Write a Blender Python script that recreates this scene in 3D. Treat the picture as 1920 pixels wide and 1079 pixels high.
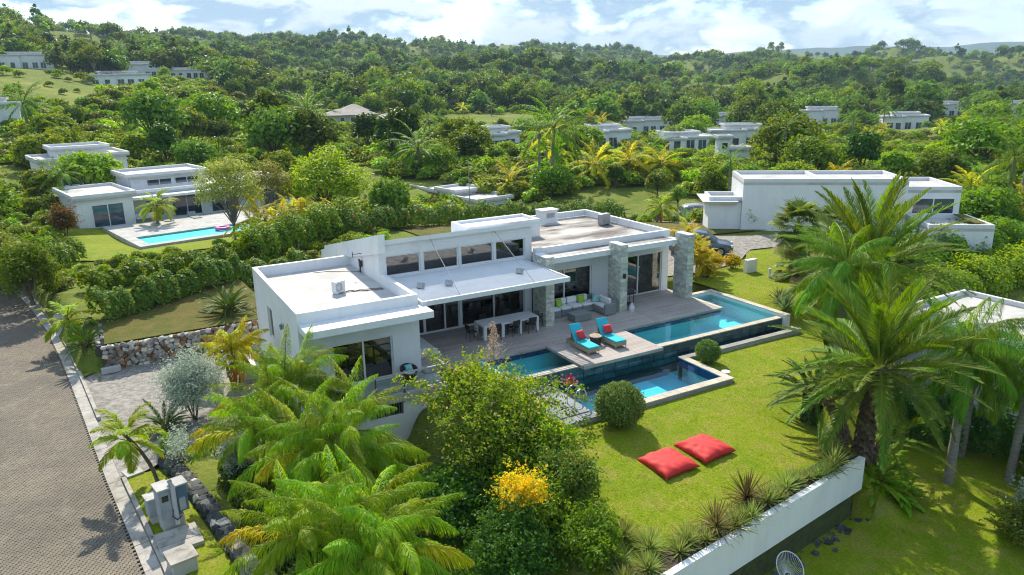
import bpy, bmesh, math, random
from mathutils import Vector, Matrix, Euler
R=math.radians
sc=bpy.context.scene
for o in list(bpy.data.objects): bpy.data.objects.remove(o)
COL=sc.collection
# ------------------------------------------------------------------ camera
cam=bpy.data.cameras.new('camera'); camo=bpy.data.objects.new('camera',cam); COL.objects.link(camo)
cam.sensor_width=36.0; cam.lens=1372.72/1920*36; cam.clip_start=.5; cam.clip_end=20000
PITCH,ROLL,YAW=R(15.791),R(-1.015),R(29.197)
_fw=Vector((math.sin(YAW)*math.cos(PITCH),math.cos(YAW)*math.cos(PITCH),-math.sin(PITCH)))
_rt=Vector((math.cos(YAW),-math.sin(YAW),0)); _up=_rt.cross(_fw)
_r2=math.cos(ROLL)*_rt+math.sin(ROLL)*_up; _u2=-math.sin(ROLL)*_rt+math.cos(ROLL)*_up
camo.matrix_world=Matrix(((_r2.x,_u2.x,-_fw.x,0),(_r2.y,_u2.y,-_fw.y,0),(_r2.z,_u2.z,-_fw.z,12.4),(0,0,0,1)))
sc.camera=camo
# ------------------------------------------------------------------ light
SUN_EL=R(42); SUN_AZ=R(14.7)      # azimuth from +Y towards +X
sun=bpy.data.lights.new('sun','SUN'); suno=bpy.data.objects.new('sun',sun); COL.objects.link(suno)
sun.energy=2.9; sun.angle=R(.55); sun.color=(1,.91,.76)
_sd=Vector((math.sin(SUN_AZ)*math.cos(SUN_EL),math.cos(SUN_AZ)*math.cos(SUN_EL),math.sin(SUN_EL)))
suno.rotation_euler=_sd.to_track_quat('Z','Y').to_euler(); suno.location=(0,0,60)
vs=sc.view_settings; vs.view_transform='Standard'; vs.look='None'; vs.gamma=1; vs.use_curve_mapping=False; vs.exposure=1.2
cy=sc.cycles; cy.max_bounces=5; cy.transparent_max_bounces=12; cy.diffuse_bounces=2; cy.glossy_bounces=2; cy.transmission_bounces=2; cy.use_adaptive_sampling=True; cy.adaptive_threshold=.02; cy.denoising_prefilter='NONE'; cy.filter_width=1.15
cy.use_denoising=True; cy.sample_clamp_indirect=6; cy.caustics_reflective=False; cy.caustics_refractive=False; cy.volume_bounces=0
sc.render.film_transparent=False

def nd(t,k,x=0,y=0,**kw):
    n=t.nodes.new(k); n.location=(x,y)
    for a,b in kw.items(): setattr(n,a,b)
    return n
def sky():
    w=bpy.data.worlds.new('World'); sc.world=w; w.use_nodes=True; t=w.node_tree; t.nodes.clear(); L=t.links.new
    out=nd(t,'ShaderNodeOutputWorld'); bg=nd(t,'ShaderNodeBackground'); bg.inputs[1].default_value=.15
    L(bg.outputs[0],out.inputs[0])
    s=nd(t,'ShaderNodeTexSky',sky_type='NISHITA',sun_disc=False,sun_elevation=SUN_EL,sun_rotation=SUN_AZ)
    s.altitude=20; s.air_density=1.0; s.dust_density=.6; s.ozone_density=1.6
    tc=nd(t,'ShaderNodeTexCoord')
    mp=nd(t,'ShaderNodeMapping'); L(tc.outputs['Generated'],mp.inputs['Vector']); mp.inputs['Scale'].default_value=(1,1,2.3); mp.inputs['Location'].default_value=(.31,.12,.02)
    def noise(vec,scale,det,rough,dist=.0):
        n=nd(t,'ShaderNodeTexNoise'); n.inputs['Scale'].default_value=scale; n.inputs['Detail'].default_value=det; n.inputs['Roughness'].default_value=rough; n.inputs['Distortion'].default_value=dist
        L(vec,n.inputs['Vector']); return n.outputs['Fac']
    def math_(op,a,b=None,c=None):
        n=nd(t,'ShaderNodeMath',operation=op)
        for i,v in enumerate((a,b,c)):
            if v is None: continue
            if isinstance(v,(int,float)): n.inputs[i].default_value=v
            else: L(v,n.inputs[i])
        return n.outputs[0]
    def ramp(f,a,b,c0=0,c1=1):
        n=nd(t,'ShaderNodeMapRange',interpolation_type='SMOOTHSTEP'); L(f,n.inputs[0]); n.inputs[1].default_value=a; n.inputs[2].default_value=b; n.inputs[3].default_value=c0; n.inputs[4].default_value=c1; return n.outputs[0]
    def dens(vec):
        big=noise(vec,4.2,3,.5); fine=noise(vec,10,7,.6,.25)
        return math_('ADD',math_('MULTIPLY',big,.55),math_('MULTIPLY',fine,.5))
    d0=dens(mp.outputs[0])
    m2=nd(t,'ShaderNodeMapping'); L(mp.outputs[0],m2.inputs[0]); m2.inputs['Location'].default_value=(_sd.x*.015,_sd.y*.015,.045)
    d1=dens(m2.outputs[0])
    cov=ramp(d0,.462,.532)                                   # where there is cloud
    lit=ramp(math_('SUBTRACT',d0,d1),-.035,.06)              # thinner towards the sun: bright rims and tops
    core=ramp(d0,.53,.70)
    shade=math_('MULTIPLY',lit,math_('SUBTRACT',1,math_('MULTIPLY',core,.35)))
    cc=nd(t,'ShaderNodeMix',data_type='RGBA'); L(shade,cc.inputs[0]); cc.inputs[6].default_value=(1.35,1.9,2.6,1); cc.inputs[7].default_value=(3.15,3.4,3.6,1)
    # thin high veil
    m3=nd(t,'ShaderNodeMapping'); L(tc.outputs['Generated'],m3.inputs[0]); m3.inputs['Scale'].default_value=(1,1,7); m3.inputs['Location'].default_value=(2.3,.7,.4)
    veil=ramp(noise(m3.outputs[0],3.2,7,.62,.4),.42,.72,0,.5)
    mv=nd(t,'ShaderNodeMix',data_type='RGBA'); L(veil,mv.inputs[0])
    hs=nd(t,'ShaderNodeHueSaturation'); hs.inputs['Saturation'].default_value=1.45; hs.inputs['Value'].default_value=.66; L(s.outputs[0],hs.inputs['Color'])
    L(hs.outputs[0],mv.inputs[6]); mv.inputs[7].default_value=(2.2,2.8,3.4,1)
    mx=nd(t,'ShaderNodeMix',data_type='RGBA'); L(math_('MULTIPLY',cov,.93),mx.inputs[0]); L(mv.outputs[2],mx.inputs[6]); L(cc.outputs[2],mx.inputs[7])
    L(mx.outputs[2],bg.inputs[0])
sky()

# ------------------------------------------------------------------ materials
MATS={}
def newmat(name):
    m=bpy.data.materials.new(name); m.use_nodes=True; t=m.node_tree; b=t.nodes['Principled BSDF']; MATS[name]=m; return m,t,b
def mixc(t,fac,a,b,blend='MIX'):
    n=nd(t,'ShaderNodeMix',data_type='RGBA',blend_type=blend)
    for i,v in ((0,fac),(6,a),(7,b)):
        if isinstance(v,bpy.types.NodeSocket): t.links.new(v,n.inputs[i])
        elif isinstance(v,(int,float)): n.inputs[i].default_value=v
        else: n.inputs[i].default_value=(*v,1) if len(v)==3 else v
    return n.outputs[2]
def tnoise(t,scale,det=4,rough=.55,obj=True,dist=0,stretch=None):
    tc=nd(t,'ShaderNodeTexCoord'); n=nd(t,'ShaderNodeTexNoise'); n.inputs['Scale'].default_value=scale; n.inputs['Detail'].default_value=det; n.inputs['Roughness'].default_value=rough; n.inputs['Distortion'].default_value=dist
    src=tc.outputs['Object']
    if not obj:
        g=nd(t,'ShaderNodeNewGeometry'); src=g.outputs['Position']
    if stretch:
        mp=nd(t,'ShaderNodeMapping'); mp.inputs['Scale'].default_value=stretch; t.links.new(src,mp.inputs[0]); src=mp.outputs[0]
    t.links.new(src,n.inputs['Vector']); return n.outputs['Fac']
def mrange(t,f,a,b,c=0,d=1):
    n=nd(t,'ShaderNodeMapRange'); t.links.new(f,n.inputs[0])
    for i,v in enumerate((a,b,c,d)): n.inputs[i+1].default_value=v
    return n.outputs[0]
def bump(t,b,h,strength,dist):
    n=nd(t,'ShaderNodeBump'); n.inputs['Strength'].default_value=strength; n.inputs['Distance'].default_value=dist; t.links.new(h,n.inputs['Height']); t.links.new(n.outputs[0],b.inputs['Normal'])
def pmat(name,c1,c2=None,scale=3,rough=.6,bmp=0,bdist=.02,metal=0,obj=False,det=5,lo=.35,hi=.68,spec=.4,stretch=None,island=0):
    m,t,b=newmat(name); b.inputs['Roughness'].default_value=rough; b.inputs['Metallic'].default_value=metal; b.inputs['Specular IOR Level'].default_value=spec
    if c2 is None: c2=tuple(x*.8 for x in c1)
    f=tnoise(t,scale,det,.6,obj,0,stretch); c=mixc(t,mrange(t,f,lo,hi),c1,c2)
    if island:
        g=nd(t,'ShaderNodeNewGeometry'); oi=nd(t,'ShaderNodeObjectInfo'); ad=nd(t,'ShaderNodeMath',operation='ADD'); t.links.new(g.outputs['Random Per Island'],ad.inputs[0]); t.links.new(oi.outputs['Random'],ad.inputs[1])
        fr=nd(t,'ShaderNodeMath',operation='FRACT'); t.links.new(ad.outputs[0],fr.inputs[0])
        hv=nd(t,'ShaderNodeHueSaturation'); t.links.new(c,hv.inputs['Color']); t.links.new(mrange(t,fr.outputs[0],0,1,1-island,1+island),hv.inputs['Value']); c=hv.outputs[0]
    t.links.new(c,b.inputs['Base Color'])
    if bmp: bump(t,b,tnoise(t,scale*6,6,.65,obj,0,stretch),bmp,bdist)
    return m
def leafmat(name,c1,c2,c3=None,p3=.1,trans=.35,rough=.42,objvar=.25,spec=.45):
    g_=lambda c:(c[0]*1.22,c[1]*1.30,c[2]*.68) if c else None
    c1,c2,c3=g_(c1),g_(c2),g_(c3); rough=max(rough,.5); spec*=.38
    """leaf: colour differs from leaf to leaf and from plant to plant; light passes through"""
    m,t,b=newmat(name); L=t.links.new
    g=nd(t,'ShaderNodeNewGeometry'); oi=nd(t,'ShaderNodeObjectInfo')
    f=tnoise(t,.9,3,.5,False)
    c=mixc(t,mrange(t,f,.35,.65),c1,c2); c=mixc(t,mrange(t,g.outputs['Random Per Island'],.0,1,0,.55),c,c2)
    if c3: 
        st=nd(t,'ShaderNodeMath',operation='LESS_THAN'); L(g.outputs['Random Per Island'],st.inputs[0]); st.inputs[1].default_value=p3; c=mixc(t,st.outputs[0],c,c3)
    hv=nd(t,'ShaderNodeHueSaturation'); L(c,hv.inputs['Color'])
    L(mrange(t,oi.outputs['Random'],0,1,1-objvar,1+objvar),hv.inputs['Value'])
    L(mrange(t,oi.outputs['Random'],0,1,.475,.515),hv.inputs['Hue']); c=hv.outputs[0]
    L(c,b.inputs['Base Color']); b.inputs['Roughness'].default_value=rough; b.inputs['Specular IOR Level'].default_value=spec
    tr=nd(t,'ShaderNodeBsdfTranslucent'); tl=nd(t,'ShaderNodeHueSaturation'); tl.inputs['Hue'].default_value=.475; tl.inputs['Saturation'].default_value=1.1; tl.inputs['Value'].default_value=1.9; L(c,tl.inputs['Color']); L(tl.outputs[0],tr.inputs[0])
    ms=nd(t,'ShaderNodeMixShader'); ms.inputs[0].default_value=trans; L(b.outputs[0],ms.inputs[1]); L(tr.outputs[0],ms.inputs[2])
    L(ms.outputs[0],t.nodes['Material Output'].inputs[0]); return m
def watermat(name,tint,rough=.03,wave=.06,scale=1.6,ior=1.26):
    m,t,b=newmat(name); L=t.links.new; t.nodes.remove(b)
    tr=nd(t,'ShaderNodeBsdfTransparent'); tr.inputs[0].default_value=(*tint,1)
    gl=nd(t,'ShaderNodeBsdfGlossy'); gl.inputs['Roughness'].default_value=rough
    fr=nd(t,'ShaderNodeFresnel'); fr.inputs[0].default_value=ior
    bp=nd(t,'ShaderNodeBump'); bp.inputs['Strength'].default_value=wave; bp.inputs['Distance'].default_value=.05; L(tnoise(t,scale,3,.5,False),bp.inputs['Height'])
    L(bp.outputs[0],gl.inputs['Normal']); L(bp.outputs[0],fr.inputs['Normal'])
    ms=nd(t,'ShaderNodeMixShader'); L(fr.outputs[0],ms.inputs[0]); L(tr.outputs[0],ms.inputs[1]); L(gl.outputs[0],ms.inputs[2]); L(ms.outputs[0],t.nodes['Material Output'].inputs[0]); return m
def glassmat(name,tint,refl=1.55):
    m,t,b=newmat(name); L=t.links.new; t.nodes.remove(b)
    tr=nd(t,'ShaderNodeBsdfTransparent'); tr.inputs[0].default_value=(*tint,1)
    gl=nd(t,'ShaderNodeBsdfGlossy'); gl.inputs['Roughness'].default_value=.015
    fr=nd(t,'ShaderNodeFresnel'); fr.inputs[0].default_value=refl
    ms=nd(t,'ShaderNodeMixShader'); L(fr.outputs[0],ms.inputs[0]); L(tr.outputs[0],ms.inputs[1]); L(gl.outputs[0],ms.inputs[2]); L(ms.outputs[0],t.nodes['Material Output'].inputs[0]); return m

pmat('white_render',(.80,.81,.82),(.72,.73,.75),.9,.7,.06,.01,lo=.45,hi=.8)
def streaks(name,amt=.35):
    m=M_[name] if False else MATS[name]; t=m.node_tree; b=t.nodes['Principled BSDF']; src=b.inputs['Base Color'].links[0].from_socket
    f=tnoise(t,.9,7,.7,False,.4,(2.0,2.0,.22)); g=tnoise(t,.35,4,.6,False); mm=nd(t,'ShaderNodeMath',operation='MULTIPLY'); t.links.new(mrange(t,f,.48,.74),mm.inputs[0]); t.links.new(mrange(t,g,.35,.65,.25,1),mm.inputs[1]); m2=nd(t,'ShaderNodeMath',operation='MULTIPLY'); t.links.new(mm.outputs[0],m2.inputs[0]); m2.inputs[1].default_value=amt
    t.links.new(mixc(t,m2.outputs[0],src,(.30,.29,.26)),b.inputs['Base Color'])
streaks('white_render',.2)
pmat('white_paint',(.72,.73,.74),(.66,.67,.69),2,.45)
pmat('roof_white',(.53,.52,.50),(.38,.365,.345),.7,.8,.05,.01,lo=.46,hi=.72,det=8)
pmat('roof_stained',(.50,.47,.43),(.13,.11,.10),.55,.85,.08,.01,lo=.40,hi=.62,det=9,stretch=(.6,1.6,1))
pmat('frame_white',(.80,.81,.82),(.75,.76,.78),4,.35)
pmat('interior_wall',(.66,.65,.63),(.58,.57,.55),1,.9)
pmat('interior_floor',(.16,.09,.06),(.10,.055,.035),3,.4,stretch=(1,8,1))
pmat('metal_dark',(.045,.045,.05),(.03,.03,.03),8,.4,metal=.3)
pmat('metal_grey',(.45,.46,.47),(.32,.33,.34),8,.4,metal=.6)
pmat('steel',(.62,.62,.62),(.5,.5,.5),8,.2,metal=1)
pmat('rust_post',(.12,.08,.065),(.07,.05,.045),8,.6)
pmat('wicker_grey',(.26,.29,.28),(.17,.19,.19),18,.75,.5,.01)
pmat('wicker_tan',(.42,.34,.23),(.27,.21,.14),18,.75,.5,.01)
pmat('wicker_dark',(.025,.028,.03),(.05,.05,.05),22,.6,.4,.01)
pmat('cushion_white',(.78,.78,.77),(.70,.70,.70),3,.9,.1,.02)
pmat('cushion_aqua',(.03,.52,.62),(.02,.44,.55),3,.85,.1,.01)
pmat('cushion_red',(.66,.045,.05),(.56,.03,.04),4,.85,.15,.02)
pmat('cushion_green',(.33,.55,.05),(.25,.45,.04),6,.85)
pmat('cushion_teal',(.08,.42,.45),(.35,.55,.5),9,.85,lo=.45,hi=.55)
pmat('bag_red',(.66,.035,.03),(.54,.022,.024),2.5,.7,.25,.03)
pmat('stone_clad',(.64,.64,.55),(.40,.43,.38),5,.85,.5,.02,island=.22,lo=.4,hi=.7)
pmat('stone_pool',(.10,.17,.18),(.045,.085,.10),3,.55,.3,.02,island=.35,lo=.38,hi=.66)
pmat('stone_pool_joint',(.05,.07,.075),None,4,.9)
pmat('coping',(.56,.50,.40),(.44,.39,.31),3,.75,.15,.01,island=.10)
pmat('coping_dark',(.33,.32,.29),(.25,.25,.23),3,.8,.15,.01,island=.12)
pmat('terrace_stone',(.27,.30,.31),(.19,.21,.22),3,.8,.15,.01,island=.14)
pmat('pool_tile',(.34,.88,.90),(.26,.82,.86),1.2,.4)
pmat('pool_tile_deep',(.18,.78,.90),(.14,.72,.86),1.2,.4)
pmat('pool_band',(.012,.09,.26),(.01,.06,.2),20,.25,lo=.4,hi=.6)
pmat('wall_stone',(.50,.47,.41),(.20,.18,.155),2.2,.9,.6,.04,island=.5,lo=.42,hi=.62,det=8)
pmat('wall_stone_rust',(.36,.20,.10),(.16,.09,.05),2.2,.9,.6,.04,island=.4)
pmat('wall_mortar',(.09,.08,.07),None,3,.95,.4,.03)
pmat('rock_dark',(.10,.11,.11),(.035,.04,.045),2.5,.9,.6,.05,island=.5)
pmat('concrete',(.46,.43,.38),(.28,.26,.23),1.2,.9,.3,.02,lo=.4,hi=.7,det=8)
pmat('concrete_pale',(.52,.51,.49),(.36,.35,.33),1.5,.9,.3,.02,det=8)
pmat('paver',(.215,.18,.132),(.15,.127,.098),.5,.85,.25,.01,island=.10,det=6)
pmat('paver_joint',(.135,.117,.09),None,5,.95)
pmat('drive_stone',(.37,.345,.30),(.20,.185,.165),4.5,.9,.9,.04,lo=.38,hi=.62,det=10)
pmat('soil',(.10,.07,.045),(.055,.042,.03),2,.95,.6,.05)
pmat('bark',(.17,.14,.11),(.08,.065,.05),5,.9,.7,.03,stretch=(1,1,3))
pmat('bark_pale',(.30,.27,.23),(.17,.15,.13),5,.9,.5,.02,stretch=(1,1,4))
pmat('bark_date',(.20,.14,.09),(.07,.05,.035),6,.95,.8,.05,island=.3)
pmat('dry_frond',(.36,.25,.12),(.22,.15,.08),4,.8)
pmat('flower_red',(.62,.03,.06),(.7,.08,.12),6,.7); pmat('flower_pink',(.75,.10,.35),None,6,.7)
pmat('car_blue',(.13,.17,.23),(.12,.155,.21),1,.22,spec=.6,metal=.35); pmat('car_silver',(.35,.37,.40),(.33,.35,.38),1,.25,metal=.5)
pmat('car_glass',(.02,.03,.04),(.02,.03,.04),1,.05,spec=.8); pmat('rubber',(.02,.02,.02),None,4,.8); pmat('lamp_white',(.8,.8,.8),None,2,.2)
pmat('blue_paint',(.05,.22,.42),(.04,.18,.35),2,.4); pmat('brown_roof',(.34,.31,.28),(.22,.20,.18),1.2,.85,.4,.03,island=.1)
pmat('tile_roof',(.45,.17,.10),(.33,.12,.07),1,.8,.3,.03); pmat('pink_wall',(.60,.42,.36),None,1,.8); pmat('grey_wall',(.36,.36,.36),None,1,.8); pmat('tan_wall',(.48,.44,.38),None,1,.8)
pmat('solar',(.02,.03,.06),(.015,.02,.04),3,.15); pmat('timber_dark',(.12,.075,.05),None,4,.6)
pmat('cabinet_grey',(.38,.42,.45),(.28,.31,.34),2,.6,.05); pmat('cabinet_blue',(.13,.22,.32),(.10,.17,.25),2,.5); pmat('pink_float',(.75,.16,.45),None,3,.4)
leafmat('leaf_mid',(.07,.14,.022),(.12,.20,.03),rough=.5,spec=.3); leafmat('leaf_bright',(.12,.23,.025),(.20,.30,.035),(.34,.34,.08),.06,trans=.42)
leafmat('leaf_dark',(.03,.08,.020),(.055,.12,.026),trans=.25,rough=.5,spec=.3); leafmat('leaf_olive',(.085,.125,.03),(.13,.165,.04),(.20,.16,.03),.04)
leafmat('leaf_silver',(.24,.27,.40),(.33,.36,.54),trans=.2,rough=.55); leafmat('leaf_seagrape',(.06,.13,.035),(.11,.19,.05),(.34,.16,.03),.018,trans=.28,rough=.5,spec=.3)
leafmat('leaf_yellow',(.55,.36,.02),(.40,.36,.03),(.62,.30,.02),.2,trans=.4); leafmat('leaf_croton',(.46,.38,.02),(.27,.33,.03),(.62,.30,.02),.2,trans=.4)
leafmat('leaf_redbush',(.20,.06,.05),(.12,.09,.04),(.10,.13,.04),.3); leafmat('leaf_hill',(.06,.12,.03),(.11,.175,.04),trans=.25,rough=.6,objvar=.5,spec=.2)
leafmat('leaf_hill_light',(.12,.20,.035),(.18,.24,.045),trans=.3,rough=.6,objvar=.35,spec=.2)
leafmat('leaf_lawnmix',(.12,.18,.02),(.16,.21,.03),trans=.35,rough=.6)
leafmat('frond_feather',(.11,.23,.018),(.19,.30,.022),(.34,.34,.03),.05,trans=.42,rough=.33,spec=.55)
leafmat('frond_yellow',(.28,.34,.02),(.40,.40,.025),(.46,.26,.02),.12,trans=.45,rough=.35)
leafmat('frond_orange',(.50,.25,.02),(.42,.24,.03),trans=.4,rough=.5); leafmat('frond_date',(.075,.15,.030),(.12,.20,.035),(.26,.22,.05),.05,trans=.32,rough=.36,spec=.55)
leafmat('frond_royal',(.065,.16,.025),(.11,.22,.03),(.24,.26,.03),.04,trans=.38,rough=.36); leafmat('frond_fan',(.075,.13,.035),(.13,.18,.05),(.30,.24,.09),.08,trans=.3,rough=.38)
leafmat('frond_cycad',(.02,.065,.018),(.05,.11,.022),trans=.22,rough=.3,spec=.6); leafmat('leaf_agave',(.12,.20,.17),(.17,.25,.20),trans=.15,rough=.5)
leafmat('leaf_yucca',(.13,.20,.09),(.22,.27,.13),(.34,.30,.18),.10,trans=.25,rough=.45); leafmat('leaf_yucca_dry',(.13,.13,.07),(.20,.15,.08),(.08,.06,.05),.4,trans=.2,rough=.6)
leafmat('plume_dry',(.50,.42,.58),(.42,.33,.44),trans=.4,rough=.8)
watermat('water_up',(.62,.96,.98),.02,.14,2.2); watermat('water_low',(.60,.93,.97),.012,.06,1.6); watermat('water_far',(.55,.95,.98),.03,.1,2.,1.12)
glassmat('glass',(.74,.80,.84),2.7); glassmat('glass_dark',(.30,.36,.42),1.7); glassmat('balustrade',(.85,.92,.92),1.4)

def groundmat():
    m,t,b=newmat('terrain'); L=t.links.new; b.inputs['Roughness'].default_value=.95; b.inputs['Specular IOR Level'].default_value=.1
    f=tnoise(t,.05,6,.6,False); f2=tnoise(t,.5,8,.7,False); f3=tnoise(t,4,4,.7,False)
    c=mixc(t,mrange(t,f2,.35,.65),(.10,.15,.02),(.20,.23,.04)); c=mixc(t,mrange(t,f,.5,.66),c,(.24,.27,.05)); c=mixc(t,mrange(t,f2,.62,.76),c,(.20,.15,.09)); c=mixc(t,mrange(t,f3,.45,.75,0,.5),c,(.05,.065,.02))
    L(c,b.inputs['Base Color']); bump(t,b,f3,.7,.15)
    m,t,b=newmat('lawn'); L=t.links.new; b.inputs['Roughness'].default_value=.9; b.inputs['Specular IOR Level'].default_value=.15
    f=tnoise(t,.35,5,.6,False); f2=tnoise(t,1.3,8,.72,False); f3=tnoise(t,15,5,.8,False)
    c=mixc(t,mrange(t,f,.38,.62),(.215,.31,.005),(.295,.355,.010)); c=mixc(t,mrange(t,f2,.46,.66,0,.85),c,(.40,.335,.075)); c=mixc(t,mrange(t,f2,.2,.46,.7,0),c,(.12,.24,.004)); c=mixc(t,mrange(t,f3,.36,.62,.72,0),c,(.06,.115,.003))
    L(c,b.inputs['Base Color']); bump(t,b,f3,.9,.05)
    sh=b.inputs.get('Sheen Weight')
    m,t,b=newmat('lawn_dry'); L=t.links.new; b.inputs['Roughness'].default_value=.95; b.inputs['Specular IOR Level'].default_value=.1
    f2=tnoise(t,.9,7,.68,False); f3=tnoise(t,18,3,.7,False)
    c=mixc(t,mrange(t,f2,.38,.62),(.115,.14,.025),(.21,.165,.055)); c=mixc(t,mrange(t,f3,.35,.65,.5,0),c,(.055,.06,.015)); L(c,b.inputs['Base Color']); bump(t,b,f3,.9,.06)
    m,t,b=newmat('deck'); L=t.links.new; b.inputs['Roughness'].default_value=.75; b.inputs['Specular IOR Level'].default_value=.3
    g=nd(t,'ShaderNodeNewGeometry'); br=nd(t,'ShaderNodeTexBrick'); L(g.outputs['Position'],br.inputs['Vector']); br.inputs['Scale'].default_value=1; br.inputs['Brick Width'].default_value=2.6; br.inputs['Row Height'].default_value=.14; br.inputs['Mortar Size'].default_value=.008; br.inputs['Color1'].default_value=(.46,.40,.36,1); br.inputs['Color2'].default_value=(.36,.315,.285,1); br.inputs['Mortar'].default_value=(.15,.125,.11,1); br.offset_frequency=2
    f=tnoise(t,1.2,7,.65,False,.3,(.35,3,1)); c=mixc(t,mrange(t,f,.5,.72,0,.75),br.outputs[0],(.22,.20,.19)); f4=tnoise(t,.5,4,.6,False); c=mixc(t,mrange(t,f4,.45,.7,0,.4),c,(.50,.47,.44)); L(c,b.inputs['Base Color']); bump(t,b,br.outputs['Fac'],-.5,.01)
groundmat()
def stains(name,scale,col,a,b,amt):
    t=MATS[name].node_tree; bs=t.nodes['Principled BSDF']; src=bs.inputs['Base Color'].links[0].from_socket; t.links.new(mixc(t,mrange(t,tnoise(t,scale,6,.65,False,.6),a,b,0,amt),src,col),bs.inputs['Base Color'])
stains('paver',.16,(.10,.088,.072),.48,.72,.75); stains('paver',1.1,(.30,.26,.20),.55,.75,.6); stains('concrete',2.5,(.12,.11,.09),.5,.7,.7); stains('roof_white',.35,(.33,.31,.28),.5,.75,.55)
M=MATS

# ------------------------------------------------------------------ mesh helpers
class MB:
    def __init__(s): s.v=[];s.f=[];s.m=[]
    def quad(s,a,b,c,d,mi=0):
        n=len(s.v); s.v+=[tuple(a),tuple(b),tuple(c),tuple(d)]; s.f.append((n,n+1,n+2,n+3)); s.m.append(mi)
    def tri(s,a,b,c,mi=0):
        n=len(s.v); s.v+=[tuple(a),tuple(b),tuple(c)]; s.f.append((n,n+1,n+2)); s.m.append(mi)
    def hexa(s,p,mi=0):   # 8 points: bottom 4 (ccw), top 4
        n=len(s.v); s.v+=[tuple(q) for q in p]
        for f in ((3,2,1,0),(4,5,6,7),(0,1,5,4),(1,2,6,5),(2,3,7,6),(3,0,4,7)): s.f.append(tuple(n+i for i in f)); s.m.append(mi)
    def box(s,x0,x1,y0,y1,z0,z1,mi=0):
        s.hexa([(x0,y0,z0),(x1,y0,z0),(x1,y1,z0),(x0,y1,z0),(x0,y0,z1),(x1,y0,z1),(x1,y1,z1),(x0,y1,z1)],mi)
    def obox(s,c,hx,hy,hz,rz=0,ry=0,rx=0,mi=0):
        e=Euler((rx,ry,rz)).to_matrix(); c=Vector(c)
        s.hexa([c+e@Vector((a*hx,b*hy,d*hz)) for d in (-1,1) for a,b in ((-1,-1),(1,-1),(1,1),(-1,1))],mi)
    def prism(s,pts,z0,z1,mi=0):
        n=len(s.v);k=len(pts); s.v+=[(x,y,z0) for x,y in pts]+[(x,y,z1) for x,y in pts]
        s.f.append(tuple(n+i for i in reversed(range(k)))); s.f.append(tuple(n+k+i for i in range(k))); s.m+=[mi,mi]
        for i in range(k): j=(i+1)%k; s.f.append((n+i,n+j,n+k+j,n+k+i)); s.m.append(mi)
    def tube(s,path,rad,n=6,mi=0,cap=True):
        path=[Vector(p) for p in path]
        if not isinstance(rad,(list,tuple)): rad=[rad]*len(path)
        base=len(s.v); up=Vector((0,0,1))
        for i,p in enumerate(path):
            d=(path[min(i+1,len(path)-1)]-path[max(i-1,0)]).normalized()
            a=d.cross(up if abs(d.z)<.95 else Vector((1,0,0))).normalized(); b=d.cross(a)
            for k in range(n):
                w=2*math.pi*k/n; s.v.append(tuple(p+(a*math.cos(w)+b*math.sin(w))*rad[i]))
        for i in range(len(path)-1):
            for k in range(n):
                q=(k+1)%n; s.f.append((base+i*n+k,base+i*n+q,base+(i+1)*n+q,base+(i+1)*n+k)); s.m.append(mi)
        if cap:
            s.f.append(tuple(base+k for k in range(n))); s.m.append(mi); e=base+(len(path)-1)*n; s.f.append(tuple(e+k for k in reversed(range(n)))); s.m.append(mi)
    def mesh(s,name,mats,smooth=False):
        me=bpy.data.meshes.new(name); me.from_pydata(s.v,[],s.f)
        if not isinstance(mats,(list,tuple)): mats=[mats]
        for m in mats: me.materials.append(M[m])
        if len(mats)>1: me.polygons.foreach_set('material_index',s.m)
        if smooth: me.polygons.foreach_set('use_smooth',[True]*len(me.polygons))
        me.update(); return me
    def build(s,name,mats,parent=None,smooth=False,world=True,bevel=0):
        return link(name,s.mesh(name,mats,smooth),parent,world,bevel)
def fixn(me):
    b=bmesh.new(); b.from_mesh(me); bmesh.ops.recalc_face_normals(b,faces=b.faces); b.to_mesh(me); b.free()
def link(name,me,parent=None,world=True,bevel=0):
    o=bpy.data.objects.new(name,me); COL.objects.link(o)
    if parent:
        o.parent=parent
        if world: o.matrix_parent_inverse=WINV.get(parent.name,Matrix())
    if bevel:
        md=o.modifiers.new('bevel','BEVEL'); md.width=bevel; md.segments=2; md.limit_method='ANGLE'
    WINV[o.name]=WINV.get(parent.name,Matrix()) if False else (Matrix() if not parent else Matrix())
    return o
WINV={}
def tag(o,label=None,cat=None,group=None,kind=None):
    if label: o['label']=label
    if cat: o['category']=cat
    if group: o['group']=group
    if kind: o['kind']=kind
    return o
def thing(name,label,cat,loc=(0,0,0),rz=0,group=None):
    o=bpy.data.objects.new(name,None); COL.objects.link(o); o.location=loc; o.rotation_euler=(0,0,rz); o.empty_display_size=.3
    WINV[o.name]=(Matrix.Translation(loc)@Matrix.Rotation(rz,4,'Z')).inverted()
    return tag(o,label,cat,group)
def loc_(o): return o
def part(o,label): o['label']=label; return o
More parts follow.
